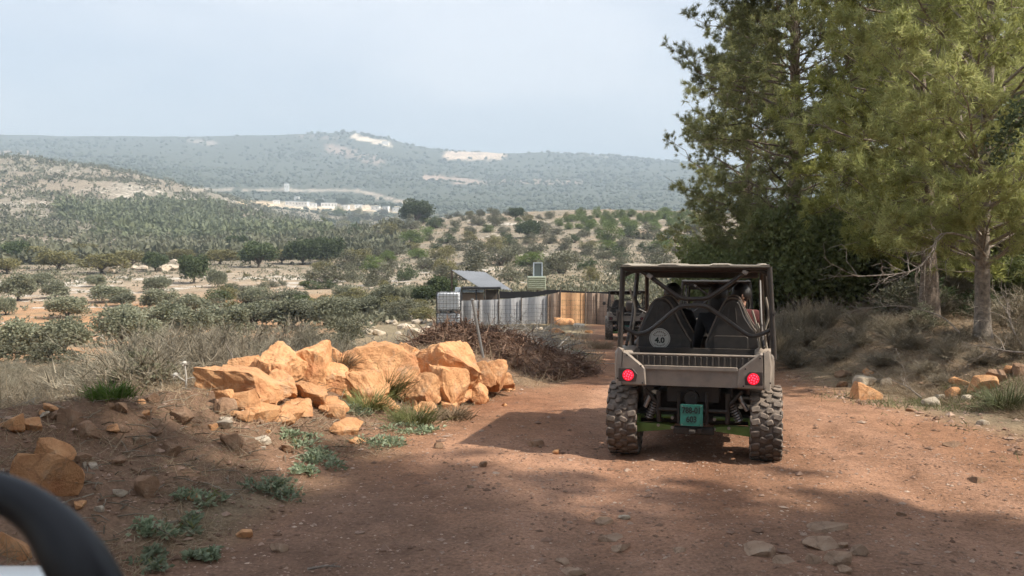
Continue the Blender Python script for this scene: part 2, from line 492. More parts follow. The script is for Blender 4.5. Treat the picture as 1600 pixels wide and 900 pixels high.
def height(X, Y, detail=True):
    X, Y = np.asarray(X, float), np.asarray(Y, float)
    z = land(X, Y)
    r = np.hypot(X, Y)
    xl, xr = road_edges(Y)
    wob = (fbm(X * .25 + 9, Y * .25, 3, 3) - .5) * 1.2
    near = 1 - sstep(55, 78, Y)
    road = sstep(-1.2, 0.3, X - xl + wob * .4) * (1 - sstep(-0.5, 3.0, X - xr + wob)) * near
    z = z * (1 - road) + np.interp(Y, ZR_Y, ZR_Z) * road
    d = xl - X + wob * .5                                    # distance left of the road's edge
    crest = 1.75
    b = np.where(d < crest, sstep(-0.25, crest, d), 1 - sstep(crest + .1, crest + 2.4, d))
    z = z + b * np.interp(Y, BH_Y, BH_Z) * (0.8 + .5 * fbm(X * .6, Y * .6, 5, 3)) * (d > -.3)
    d2 = X - xr + wob
    z = z + sstep(0, 1.6, d2) * (1 - sstep(2.5, 6, d2)) * 0.12 * near
    if detail:
        rut = np.exp(-((X - (xl + (xr - xl) * .34)) / .28) ** 2) + np.exp(-((X - (xl + (xr - xl) * .68)) / .28) ** 2)
        z = z - 0.035 * rut * road
        nr = 1 - sstep(40, 90, r)
        z = z + nr * ((fbm(X * 1.3, Y * 1.3, 11, 4) - .5) * (0.05 + .16 * (1 - road)) + (fbm(X * 7, Y * 7, 23, 3) - .5) * (.03 + .045 * (1 - road)))
        fr = sstep(60, 400, r)
        z = z + fr * (fbm(X * .012, Y * .012, 31, 5) - .5) * np.clip(r * .02, 0, 15) * (1 - .75 * sstep(2200, 2700, r)) + fr * (fbm(X * .09, Y * .09, 41, 3) - .5) * np.clip(r * .006, 0, 2.2)
    return z

_ray = np.exp(np.linspace(math.log(2.2), math.log(4500), 2600))
def hit(x, y):
    """where the line of sight through a photograph pixel meets the ground"""
    a = pix(x, y, 1.0) - np.array((0, 0, CAM_H))
    Pz = CAM_H + a[2] * _ray
    below = Pz < height(a[0] * _ray, _ray)
    k = int(np.argmax(below))
    if not below.any(): return None
    lo, hi = _ray[max(k - 1, 0)], _ray[k]
    for _ in range(8):
        m = (lo + hi) / 2
        if CAM_H + a[2] * m < height(a[0] * m, m): hi = m
        else: lo = m
    return np.array((a[0] * hi, hi, float(height(a[0] * hi, hi))))

# ------------------------------------------------------------------ the ground: one sheet out to the horizon
az = np.concatenate([np.linspace(-180, -50, 34)[:-1], np.linspace(-50, -33, 40)[:-1], np.linspace(-33, 33, 400)[:-1], np.linspace(33, 50, 40)[:-1], np.linspace(50, 180, 34)])
az = np.radians(az)
rad = np.concatenate([[0.05, 0.6, 1.2], np.exp(np.linspace(math.log(1.8), math.log(4550), 560))])
A, R_ = np.meshgrid(az, rad, indexing='ij')
GXX, GYY = R_ * np.sin(A), R_ * np.cos(A)
GZ = height(GXX, GYY)
GZ[-1] = GZ[0]
na, nr = A.shape
V = np.stack([GXX, GYY, GZ], -1).reshape(-1, 3)
idx = np.arange(na * nr).reshape(na, nr)
Q = np.stack([idx[:-1, :-1], idx[1:, :-1], idx[1:, 1:], idx[:-1, 1:]], -1).reshape(-1, 4)

def cover(X, Y, Z):
    """what the ground is made of: soil colour and how much bare limestone breaks through"""
    r = np.hypot(X, Y); n = r.shape
    c = np.zeros(n + (3,)); rock = np.zeros(n)
    def put(mask, col):
        c[...] = c * (1 - mask[..., None]) + np.array(col) * mask[..., None]
    xl, xr = road_edges(Y)
    big = fbm(X * .02, Y * .02, 51, 4); mid = fbm(X * .15, Y * .15, 52, 4)
    put(np.ones(n), (.25, .20, .125))                                            # dry grass and earth
    grove = sstep(28, 45, r) * (1 - sstep(105, 150, r)) * (1 - sstep(-.30, -.12, X / np.maximum(Y, 1)))
    put(grove * sstep(.25, .5, mid) * (.55 + .45 * big), (.50, .265, .135))
    knoll = sstep(90, 150, r) * (1 - sstep(340, 420, r))
    put(knoll, (.26, .218, .158)); rock = np.maximum(rock, knoll * (.27 + .55 * (big - .42)))
    put(knoll * sstep(.5, .7, mid) * .6, (.29, .21, .14))
    plain = sstep(40, 60, r) * (1 - sstep(120, 160, r)); rock = np.maximum(rock, plain * (.30 + .5 * (mid - .45)))
    terrace = sstep(95, 110, r) * (1 - sstep(135, 160, r)) * (X < 0); rock = np.maximum(rock, terrace * .52); put(terrace * .6, (.40, .31, .22))
    hill = sstep(230, 300, r) * (1 - sstep(850, 1000, r)) * (1 - sstep(-.22, -.08, X / np.maximum(Y, 1)))
    put(hill, (.235, .205, .155)); rock = np.maximum(rock, hill * (.36 + .35 * (big - .45)))
    put(hill * sstep(.45, .6, fbm(X * .01, Y * .01, 61, 3)) * .4, (.31, .24, .175))
    far = sstep(900, 1100, r)
    put(far, (.088, .096, .068)); rock = np.where(far > .5, .12 + .6 * np.clip(fbm(X * .004, Y * .004, 71, 4) - .5, 0, 1), rock)
    # the road and its banks
    wob = (fbm(X * .5, Y * .5, 81, 4) - .5) * 1.3
    near = 1 - sstep(50, 75, r)
    bank = sstep(-.6, .3, xl - X + wob) * (1 - sstep(3.4, 4.6, xl - X + wob)) * near * (1 - sstep(20, 30, Y))
    put(bank, (.225, .14, .09))
    put(bank * sstep(.52, .68, mid), (.29, .20, .125))
    right = sstep(-.3, 1.2, X - xr + wob) * near
    put(right, (.22, .16, .105))
    road = sstep(-.5, .5, X - xl + wob) * (1 - sstep(-.7, .5, X - xr + wob)) * near
    put(road, (.32, .170, .098))
    put(road * sstep(.45, .7, fbm(X * .7, Y * .35, 91, 4)) * .7, (.265, .128, .072))
    put(road * sstep(.55, .75, fbm(X * .4 + 5, Y * .25, 95, 4)) * .8, (.40, .225, .14))
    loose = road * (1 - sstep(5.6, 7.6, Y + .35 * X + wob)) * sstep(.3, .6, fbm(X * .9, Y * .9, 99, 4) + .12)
    put(loose * .85, (.235, .145, .098))                                         # gravelly earth, its colour darkened to deepen the tree shade
    q = (X - xl) / (xr - xl)
    for c0, w0 in ((.30, .055), (.40, .04), (.64, .055), (.74, .04)):                    # packed, dusty wheel lines
        put(road * np.exp(-((q - c0 - (fbm(Y * .2, X * 0 + c0 * 9, 97, 2) - .5) * .1) / w0) ** 2) * (.35 + .5 * fbm(X * 2, Y * .6, 98, 3)), (.40, .23, .148))
    put(road * np.exp(-((q - .52) / .07) ** 2) * .5, (.27, .15, .095))
    rock = rock * (1 - sstep(.1, .5, road + bank + right))
    # cuts, quarries, tracks and walls in the far slopes
    px = 800 + F * X / np.maximum(Y, 1); cp, sp = math.cos(PITCH), math.sin(PITCH)
    dz = (Z - CAM_H); py = 450 - F * (dz * cp + Y * sp) / np.maximum(Y * cp - dz * sp, 1)
    jig = (vnoise(px * .08, py * .5, 5) - .5) * 10 + (vnoise(px * .3, py * .9, 6) - .5) * 9
    for (x0, y0, x1, y1, w, col, dmin) in [(556, 213, 606, 225, 4.0, (.85, .70, .52), 1500), (706, 243, 778, 242, 7.5, (.82, .62, .45), 1500),
            (664, 277, 745, 284, 4, (.50, .36, .27), 1200), (745, 284, 905, 285, 2.5, (.38, .29, .22), 1200), (520, 232, 590, 252, 7, (.36, .27, .21), 1500),
            (380, 318, 430, 320, 5, (.75, .56, .37), 700), (430, 320, 620, 328, 5, (.72, .58, .42), 700), (300, 296, 560, 298, 2.0, (.45, .38, .30), 700),
            (560, 298, 650, 322, 2.2, (.46, .38, .30), 700), (365, 338, 362, 352, 7, (.50, .27, .16), 300), (0, 238, 60, 238, 2.2, (.48, .34, .24), 500),
            (905, 238, 1000, 248, 2.5, (.42, .36, .30), 1500), (300, 219, 335, 224, 3, (.45, .38, .32), 1500), (470, 213, 530, 216, 1.5, (.40, .33, .28), 1500),
            (985, 358, 1080, 378, 2.5, (.50, .36, .25), 150)]:
        tt = np.clip(((px - x0) * (x1 - x0) + (py - y0) * (y1 - y0)) / ((x1 - x0) ** 2 + (y1 - y0) ** 2), 0, 1)
        dd = np.hypot((px - x0 - tt * (x1 - x0)) * .6, py - y0 - tt * (y1 - y0))
        mk = (1 - sstep(w * .6, w * 1.3, dd + jig * .35)) * (r > dmin) * (Y > 0)
        put(mk * np.clip(.25 + 1.1 * fbm(X * .03, Y * .03, 63, 4), 0, 1), col); rock = np.maximum(rock * (1 - mk), mk * .22)
    return np.clip(c, 0, 1), np.clip(rock, 0, 1), road

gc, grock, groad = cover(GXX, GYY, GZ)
gme = soup('ground', V, Q, [], smooth=True)
ca = gme.color_attributes.new('cover', 'FLOAT_COLOR', 'POINT')
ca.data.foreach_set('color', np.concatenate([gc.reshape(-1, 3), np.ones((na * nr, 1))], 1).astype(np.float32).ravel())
at = gme.attributes.new('rock', 'FLOAT', 'POINT'); at.data.foreach_set('value', grock.astype(np.float32).ravel())

m, t, b = nodes('earth_and_limestone')
ac = N(t, 'ShaderNodeVertexColor'); ac.layer_name = 'cover'
ar = N(t, 'ShaderNodeAttribute'); ar.attribute_name = 'rock'
gp = N(t, 'ShaderNodeNewGeometry')
def tnoise(scale, det=5.0, rough=.6):
    n = N(t, 'ShaderNodeTexNoise', Scale=scale, Detail=det, Roughness=rough)
    t.links.new(gp.outputs['Position'], n.inputs['Vector']); return n.outputs['Fac']
def tmap(s, a, b_, c, d):
    r = N(t, 'ShaderNodeMapRange'); r.inputs[1].default_value = a; r.inputs[2].default_value = b_; r.inputs[3].default_value = c; r.inputs[4].default_value = d
    t.links.new(s, r.inputs[0]); return r.outputs[0]
def tm(op, a, b_):
    r = N(t, 'ShaderNodeMath', operation=op)
    for k, s in enumerate((a, b_)):
        if isinstance(s, (int, float)): r.inputs[k].default_value = s
        else: t.links.new(s, r.inputs[k])
    return r.outputs[0]
grain = tm('MULTIPLY', tm('MULTIPLY', tmap(tnoise(38, 6, .7), .3, .7, .62, 1.36), tmap(tnoise(3.1, 5), .3, .7, .78, 1.2)), tmap(tnoise(.22, 6), .3, .7, .78, 1.22))
mx = N(t, 'ShaderNodeMixRGB', blend_type='MULTIPLY'); mx.inputs[0].default_value = 1
t.links.new(ac.outputs[0], mx.inputs[1]); t.links.new(grain, mx.inputs[2])
rk = tm('ADD', tm('MULTIPLY', tnoise(.34, 8, .72), .6), tm('MULTIPLY', tnoise(.045, 6, .65), .4))
th = tm('SUBTRACT', .69, tm('MULTIPLY', ar.outputs['Fac'], .36))
msk = tmap(tm('SUBTRACT', rk, th), 0, .035, 0, 1)
msk = tm('MULTIPLY', msk, tmap(ar.outputs['Fac'], .01, .08, 0, 1))
rc = ramp(t, [(.3, (.34, .29, .235)), (.65, (.66, .60, .51))])
t.links.new(tnoise(1.4, 6, .7), rc.inputs[0])
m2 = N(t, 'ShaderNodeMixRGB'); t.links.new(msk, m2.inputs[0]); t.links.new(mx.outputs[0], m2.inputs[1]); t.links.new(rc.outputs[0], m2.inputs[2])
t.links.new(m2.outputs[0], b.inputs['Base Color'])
b.inputs['Roughness'].default_value = .95; b.inputs['Specular IOR Level'].default_value = .15
bp = N(t, 'ShaderNodeBump', Strength=.8, Distance=.06)
t.links.new(tm('ADD', tm('ADD', tm('MULTIPLY', tnoise(24, 8, .7), .5), tnoise(5, 6, .6)), tm('MULTIPLY', msk, 1.5)), bp.inputs['Height'])
t.links.new(bp.outputs[0], b.inputs['Normal'])
gme.materials.append(m)
ground = link('ground', gme)
tag(ground, 'red dirt track, brown banks and rocky hills beyond', kind='structure')
# ------------------------------------------------------------------ pines beside the track
M['bark'] = surf('pine_bark', (0.20, 0.155, 0.12), .9, .6, 14, bump=1.0, bscale=26)
M['bark_pale'] = surf('pale_pine_bark', (0.25, 0.21, 0.17), .9, .65, 16, bump=1.0, bscale=30)
M['bark_olive'] = surf('olive_bark', (0.13, 0.10, 0.075), .95, .4, 6, bump=.5)
M['needle_light'] = leafmat('pine_needles_light', [(.27, .295, .115), (.40, .415, .175), (.53, .53, .255)], .55, clump=.9)
M['needle_dark'] = leafmat('pine_needles_dark', [(.23, .245, .11), (.345, .355, .155), (.46, .46, .205)], .55, clump=.6)
M['needle_mid'] = leafmat('pine_needles_mid', [(.24, .255, .08), (.37, .38, .125), (.50, .49, .18)], .55, clump=.8)
M['olive_leaf'] = leafmat('olive_leaves', [(.16, .17, .105), (.245, .25, .165), (.34, .34, .25)], .28, clump=.8)
M['dark_leaf'] = leafmat('dark_leaves', [(.055, .075, .034), (.092, .118, .052), (.14, .165, .075)], .28, clump=.8)
M['yellow_leaf'] = leafmat('yellowing_leaves', [(.15, .14, .06), (.23, .21, .095), (.31, .28, .13)], .25, clump=.8)
M['scrub_leaf'] = leafmat('scrub_leaves', [(.11, .112, .07), (.17, .168, .11), (.25, .235, .16)], .2, clump=1.5)
M['green_leaf'] = leafmat('fresh_green_leaves', [(.10, .14, .04), (.155, .20, .06), (.22, .26, .09)], .3, clump=1.2)
M['dry_twig'] = leafmat('dry_twigs', [(.18, .15, .105), (.28, .24, .175), (.40, .35, .265)], .15, clump=2.0)
M['dry_twig_dark'] = leafmat('grey_brown_twigs', [(.16, .145, .105), (.25, .225, .165), (.35, .315, .24)], .15, clump=2.0)

def grow(r, base, L, azd, el, curve, K=6, wob=.06):
    """branches as gently bent lines: base (n,3), L, azimuth, elevation (n) -> (n,K,3)"""
    n = len(L); s = np.linspace(0, 1, K)
    h = np.stack([np.cos(azd), np.sin(azd)], 1)
    P = np.zeros((n, K, 3))
    ee = el[:, None] + curve[:, None] * s[None]
    st = L[:, None] / (K - 1)
    P[:, 1:, 0] = np.cumsum(np.cos(ee[:, 1:]) * st * h[:, :1], 1)
    P[:, 1:, 1] = np.cumsum(np.cos(ee[:, 1:]) * st * h[:, 1:], 1)
    P[:, 1:, 2] = np.cumsum(np.sin(ee[:, 1:]) * st, 1)
    w = r.normal(size=P.shape) * wob * L[:, None, None] * s[None, :, None]
    return P + base[:, None, :] + w

def along(P, i, s):
    K = P.shape[1]; f = s * (K - 1); k = np.minimum(f.astype(int), K - 2); w = (f - k)[:, None]
    a, b_ = P[i, k], P[i, k + 1]
    return a * (1 - w) + b_ * w, unit(b_ - a)

def pine(seed, H, env, nprim=46, nsec=9, nter=4, ntuft=3, need=11, nlen=.11, nw=.011, lean=(0, 0), r0=.13, el0=(8, 38), bare=.3, zmin=1.0, keep=None):
    """trunk + limbs and needle tufts of a pine; env = [(z, radius)] outline of the crown"""
    r = np.random.default_rng(seed)
    K = 34; s = np.linspace(0, 1, K)
    T = np.zeros((1, K, 3)); T[0, :, 2] = s * H
    wx, wy = r.normal(size=2) * .12
    T[0, :, 0] = lean[0] * s * H + wx * np.sin(s * 5.0); T[0, :, 1] = lean[1] * s * H + wy * np.sin(s * 4.3 + 1)
    TR = (r0 * (1 - s) ** .8 + .018)[None] * (1 + .35 * np.exp(-s * 26))[None] * (1 + .05 * r.normal(size=K))[None]
    ez, er = np.array(env).T
    z0 = zmin + (H * .985 - zmin) * np.sort(r.random(nprim)) ** .92
    base, _ = along(T, np.zeros(nprim, int), z0 / H)
    L = np.interp(z0, ez, er) * r.uniform(.72, 1.12, nprim)
    azd = np.arange(nprim) * 2.399 + r.normal(size=nprim) * .35
    el = np.radians(r.uniform(el0[0], el0[1], nprim)) + .5 * (z0 / H) ** 2
    P1 = grow(r, base, L, azd, el, np.radians(r.uniform(-22, 25, nprim)), 7, .03)
    if keep is not None:
        ok = keep(P1[:, -1]); P1, L, azd, el, z0 = P1[ok], L[ok], azd[ok], el[ok], z0[ok]; nprim = len(L)
    i2 = np.repeat(np.arange(nprim), nsec); s2 = r.uniform(bare, 1, len(i2))
    b2, t2 = along(P1, i2, s2)
    L2 = (.16 + .36 * L[i2] * (1.12 - s2)) * r.uniform(.6, 1.25, len(i2)); 
    a2 = np.arctan2(t2[:, 1], t2[:, 0]) + r.choice([-1, 1], len(i2)) * r.uniform(.3, 1.25, len(i2))
    e2 = np.arcsin(np.clip(t2[:, 2], -1, 1)) * .5 + r.normal(size=len(i2)) * .42
    P2 = grow(r, b2, L2, a2, e2, np.radians(r.uniform(-10, 40, len(i2))), 4, .06)
    i3 = np.repeat(np.arange(len(i2)), nter); s3 = r.uniform(.25, 1, len(i3))
    b3, t3 = along(P2, i3, s3)
    L3 = r.uniform(.12, .36, len(i3))
    a3 = np.arctan2(t3[:, 1], t3[:, 0]) + r.normal(size=len(i3)) * 1.0
    e3 = r.normal(size=len(i3)) * .55 + .2
    P3 = grow(r, b3, L3, a3, e3, np.radians(r.uniform(-10, 40, len(i3))), 3, .05)
    wood = [tubes(T, TR, 10),
            tubes(P1, (.008 + .0085 * L[:, None]) * (1 - .86 * np.linspace(0, 1, 7))[None], 5),
            tubes(P2, (.0045 + .007 * L2[:, None]) * (1 - .75 * np.linspace(0, 1, 4))[None], 4),
            tubes(P3[::2], np.full((len(i3[::2]), 3), .0032), 3)]
    it = np.repeat(np.arange(len(i3)), ntuft); st = r.uniform(.3, 1.0, len(it))
    c, d = along(P3, it, st)
    k = np.repeat(np.arange(len(c)), need)
    nd = unit(d[k] * .75 + unit(r.normal(size=(len(k), 3))) * .95)
    nd[:, 2] += .12; nd = unit(nd)
    ll = nlen * r.uniform(.65, 1.25, len(k))
    leaf = blades(c[k] + r.normal(size=(len(k), 3)) * .022, nd, ll, nw * r.uniform(.7, 1.3, len(k)), r)
    return join(wood), leaf

def plant(name, wood, leaf, mw, ml, loc, label, cat, group=None, crown='crown', rz=0.0, scale=1.0):
    o = empty(name, loc, rz); o.scale = (scale,) * 3
    tag(o, label, cat, group)
    link('trunk', soup(name + '_trunk', *wood, mw, smooth=True), o)
    link(crown, soup(name + '_crown', *leaf, ml), o)
    return o

def on_ground(X, Y, sink=.06):
    return (X, Y, float(height(X, Y)) - sink)

G_PINE = 'pine trees at the right of the track'
# the airy light green pine with the pale trunk
w, l = pine(11, 8.6, [(0, .9), (.9, 1.9), (1.8, 2.8), (3, 3.2), (4.5, 3.1), (6.5, 2.4), (8.6, .5)], 84, 13, 5, 4, 11, .13, .0145, (.0, .02), .10, (10, 42), .30, .95)
g = on_ground(7.52, 14.0)
pine_light = plant('pine_tree', w, l, M['bark_pale'], M['needle_light'], g, 'airy yellow-green pine with a straight pale trunk at the right edge', 'pine', G_PINE)
# the great dark pine that overhangs the track
w, l = pine(23, 13.0, [(0, 2.0), (1.2, 2.9), (2.6, 3.4), (4.0, 4.1), (5.6, 4.1), (7.0, 3.2), (8.4, 1.9), (10, 2.1), (11.5, 1.7), (13, .4)], 150, 12, 4, 4, 9, .15, .020, (.0, .0), .22, (-4, 30), .25, .5)
pine_dark = plant('pine_tree', w, l, M['bark'], M['needle_dark'], on_ground(8.05, 25.5), 'tall dense dark green pine overhanging the track ahead of the buggies', 'pine', G_PINE)
# the leaning one between them
w, l = pine(37, 10.5, [(0, 1.2), (1.6, 1.9), (3.2, 3.0), (5.5, 3.3), (8, 2.4), (10.5, .4)], 96, 12, 4, 4, 9, .15, .022, (-.05, .03), .16, (-6, 32), .25, .9)
pine_mid = plant('pine_tree', w, l, M['bark'], M['needle_mid'], on_ground(8.55, 18.2), 'pine with a thick leaning trunk standing behind the pale-trunked pine', 'pine', G_PINE)
# further trees of the wood: copies of these, each turned its own way
for (src, X, Y, rz, sc, lab) in [
        (pine_dark, 13.2, 29.0, 1.9, 1.0, 'dark pine deep in the wood, seen through the pale-trunked pine'),
        (pine_mid, 12.2, 22.0, 2.6, 1.05, 'mid-green pine at the right edge, behind the pale-trunked pine'),
        (pine_dark, 9.6, 36.0, 4.0, .92, 'dark pine farther down the track, behind the overhanging dark pine'),
        (pine_mid, 17.5, 27.0, 4.4, 1.1, 'pine in the wood beyond the right edge of the picture'),
        (pine_dark, 17.0, 38.0, 2.2, 1.0, 'dark pine at the back of the wood')]:
    c = copy_tree(src); c.location = on_ground(X, Y); c.rotation_euler = (0, 0, rz); c.scale = (sc,) * 3
    tag(c, lab, 'pine', G_PINE)
M['shade_needle'] = leafmat('pine_needles_dense', [(.04, .05, .02), (.06, .075, .028), (.09, .10, .04)], .05)
w, l = pine(53, 17.0, [(0, 1.2), (3, 2.2), (5, 3.2), (13, 3.3), (15.5, 2.8), (17, .6)], 170, 9, 3, 2, 5, .24, .12, (0, 0), .26, (-4, 26), .2, 2.5)  # out of view; shaped dense and columnar to throw the foreground shade
shade_pine = plant('pine_tree', w, l, M['bark'], M['shade_needle'], on_ground(11.2, .35), 'tall pine right of the camera whose shade lies over the foreground', 'pine', G_PINE)
for (X, Y, rz, lab) in [(12.2, -5.2, 2.0, 'unseen tall pine behind the camera, right of the track'), (8.3, -.6, 3.1, 'unseen pine beside the track just right of the camera'), (8.9, -7.0, .7, 'unseen pine behind the camera beside the track'),
        (15.6, -2.5, 4.0, 'unseen pine in the wood right of the camera'), (-6.5, -8.0, 5.0, 'unseen pine behind the camera left of the track'), (1.5, -14.0, 1.4, 'unseen pine far behind the camera')]:
    c = copy_tree(shade_pine); c.location = on_ground(X, Y); c.rotation_euler = (0, 0, rz); c['label'] = lab  # unseen copies, added to shade the foreground and cut its sky light
# dark leafy sprig hanging in at the right edge
r = np.random.default_rng(5)
sp0 = pix(1640, 150, 8.2); sp1 = pix(1568, 240, 8.2)
P1 = np.stack([sp0 + (sp1 - sp0) * s + np.array((0, .1 * s, .12 * math.sin(3 * s))) for s in np.linspace(0, 1, 8)])[None]
cen = np.repeat(P1[0][3:], 90, 0) + r.normal(size=(450, 3)) * .075
nn = unit(r.normal(size=(450, 3)))
br = empty('hanging_branch', sp0)
tag(br, 'dark green leafy sprig hanging in front of the pale pine trunk', 'branch')
wv, wtri = tubes(P1 - sp0, np.linspace(.014, .004, 8)[None], 5)
link('stem', soup('sprig_stem', wv, wtri, M['bark'], True), br)
lv, lt = leaves(cen - sp0, nn, r.uniform(.04, .075, 450), r.uniform(.022, .04, 450), r)
link('foliage', soup('sprig_leaves', lv, lt, M['dark_leaf']), br)

# bare forked branch lying against the pale trunk, and dead boughs on the litter
def bare_bough(loc_pts, label, rad, seed, twigs=16, mat='bark_pale'):
    r = np.random.default_rng(seed)
    P = np.array([list(p) for p in smooth_path([Vector(p) for p in loc_pts], 4)])[None]
    K = P.shape[1]
    i = np.zeros(twigs, int); s = r.uniform(.35, 1, twigs); b_, t_ = along(P, i, s)
    a_ = np.arctan2(t_[:, 1], t_[:, 0]) + r.normal(size=twigs) * .8
    Q = grow(r, b_, r.uniform(.2, .65, twigs), a_, np.arcsin(t_[:, 2]) + r.normal(size=twigs) * .5, r.normal(size=twigs) * .4, 5, .06)
    i2 = np.repeat(np.arange(twigs), 4); b2, t2 = along(Q, i2, r.uniform(.2, 1, len(i2)))
    Q2 = grow(r, b2, r.uniform(.1, .3, len(i2)), np.arctan2(t2[:, 1], t2[:, 0]) + r.normal(size=len(i2)) * .8, r.normal(size=len(i2)) * .5, r.normal(size=len(i2)) * .3, 4, .06)
    o0 = P[0, 0].copy()
    v, tr = join([tubes(P - o0, np.linspace(rad, rad * .35, K)[None], 6), tubes(Q - o0, np.tile(np.linspace(rad * .4, rad * .15, 5), (twigs, 1)), 4), tubes(Q2 - o0, np.tile(np.linspace(rad * .18, rad * .1, 4), (len(i2), 1)), 3)])
    o = link('bare_branch', soup('bare_branch', v, tr, M[mat], True), loc=o0)
    return tag(o, label, 'branch', 'dead branches under the pines')
bare_bough([pix(1540, 400, 13.9), pix(1515, 372, 13.4), pix(1470, 366, 13.0), pix(1452, 400, 12.8), pix(1420, 425, 12.7), pix(1340, 432, 12.6)], 'bare pale branch arching down left from the pale pine trunk', .021, 61, 20)
bare_bough([pix(1500, 520, 13.2), pix(1465, 492, 13.6), pix(1400, 478, 14), pix(1330, 486, 14.5)], 'thin dry branch arching above the litter below the leaning pine', .013, 62, 10)
bare_bough([pix(1600, 545, 12), pix(1585, 520, 12), pix(1575, 490, 12.2), pix(1560, 470, 12.4)], 'dry crooked branch standing at the right edge beside the pale trunk', .014, 63, 9)
bare_bough([pix(1440, 622, 10.9), pix(1420, 606, 11.1), pix(1400, 596, 11.3)], 'short pale forked twig lying beside the cream rock at the right verge', .012, 64, 5)
bare_bough([pix(1610, 552, 11.0), pix(1570, 548, 11.6), pix(1530, 540, 12.4)], 'pale dead branch lying flat at the right edge', .016, 65, 8)

# ------------------------------------------------------------------ trees and shrubs of the valley
def broad(seed, clumps=26, per=110, leafL=.16, leafW=.06, flat=.8, trunk_h=.28, spread=.5, low=.18):
    """a unit tree (1 m wide, 1 m high): short forked trunk, leaves in uneven clumps"""
    r = np.random.default_rng(seed)
    th = r.random(clumps) * 2 * np.pi; ph = r.uniform(-.55, 1, clumps)
    rad_ = r.uniform(.35, 1, clumps) ** .6
    cz = low + (1 - low) * (.46 + .40 * ph * rad_) * .98
    cr = .40 * rad_ * np.sqrt(np.clip(1 - (ph * .85) ** 2, .08, 1))
    C = np.stack([cr * np.cos(th), cr * np.sin(th), cz], 1)
    size = r.uniform(.13, .24, clumps)
    k = np.repeat(np.arange(clumps), per)
    off = unit(r.normal(size=(len(k), 3))) * r.uniform(.25, 1, (len(k), 1)) ** .5
    Pt = C[k] + off * size[k, None] * np.array((1.15, 1.15, .85))
    nn = unit(off * .8 + r.normal(size=(len(k), 3)) * .6 + np.array((0, 0, .2)))
    lf = leaves(Pt, nn, leafL * r.uniform(.6, 1.3, len(k)) * .42, leafW * r.uniform(.7, 1.3, len(k)) * .8, r)
    top = C[np.argsort(r.random(clumps))[:9]]
    K = 5; s = np.linspace(0, 1, K)[None, :, None]
    fork = np.array((r.normal() * .03, r.normal() * .03, trunk_h * .6))
    limbs = fork + (top[:, None] - fork) * s + np.array((0, 0, 1)) * (.10 * s * (1 - s))
    tr = np.linspace(0, 1, 4)[None, :, None] * fork[None, None, :]
    wd = join([tubes(tr, np.array([[.06, .046, .04, .036]]), 7), tubes(limbs, np.tile(np.linspace(.025, .006, K), (9, 1)), 4)])
    return wd, lf

def bush(seed, clumps=20, per=80, L=.07, W=.035):
    r = np.random.default_rng(seed)
    th = r.random(clumps) * 2 * np.pi; q = r.random(clumps) ** .6
    C = np.stack([.38 * q * np.cos(th), .38 * q * np.sin(th), r.uniform(.12, .78, clumps) * (1.05 - .5 * q)], 1)
    size = r.uniform(.09, .19, clumps); k = np.repeat(np.arange(clumps), per)
    off = unit(r.normal(size=(len(k), 3))) * r.uniform(.2, 1, (len(k), 1)) ** .5
    Pt = C[k] + off * size[k, None]; Pt[:, 2] = np.maximum(Pt[:, 2], 0)
    nn = unit(off + r.normal(size=(len(k), 3)) * .6 + np.array((0, 0, .3)))
    lf = leaves(Pt, nn, L * r.uniform(.6, 1.3, len(k)), W * r.uniform(.6, 1.3, len(k)), r)
    K = 4; s = np.linspace(0, 1, K)[None, :, None]
    wd = tubes(C[:, None] * s, np.tile(np.linspace(.014, .004, K), (clumps, 1)), 3)
    return wd, lf

def twiggy(seed, n=4200, spread=.75):
    """dry shrub or tussock of thin stalks, 1 m wide, 1 m high"""
    r = np.random.default_rng(seed)
    m = 130
    az_ = r.random(m) * 2 * np.pi; e = np.radians(r.uniform(28, 88, m)); b_ = np.zeros((m, 3)); b_[:, :2] = r.normal(size=(m, 2)) * .07
    P = grow(r, b_, r.uniform(.45, .95, m), az_, e, np.radians(r.uniform(-30, 15, m)), 5, .05)
    i = r.integers(0, m, n); p, d = along(P, i, r.uniform(.25, 1, n))
    nd = unit(d + r.normal(size=(n, 3)) * .55 + np.array((0, 0, .15)))
    lf = blades(p, nd, r.uniform(.08, .26, n), r.uniform(.004, .011, n), r)
    return tubes(P, np.tile(np.linspace(.006, .002, 5), (m, 1)), 3), lf

class Kind:
    """mesh data of a few variants of one kind of plant, shared by every plant of it"""
    f = 1.0
    def __init__(s, name, gens, mw, ml):
        s.v = [(soup(name + '_wood', *w, mw, True), soup(name + '_leaves', *l, ml)) for w, l in gens]; s.k = 0
    def put(s, name, loc, w, h, label, cat, group=None, parts=('trunk', 'crown'), sink=.0):
        me = s.v[s.k % len(s.v)]; s.k += 1
        o = empty(name, (loc[0], loc[1], loc[2] - sink), random.random() * 6.28)
        o.scale = (w * s.f, w * s.f, h * (s.f + 1) / 2)
        link(parts[0], me[0], o); link(parts[1], me[1], o)
        return tag(o, label, cat, group)

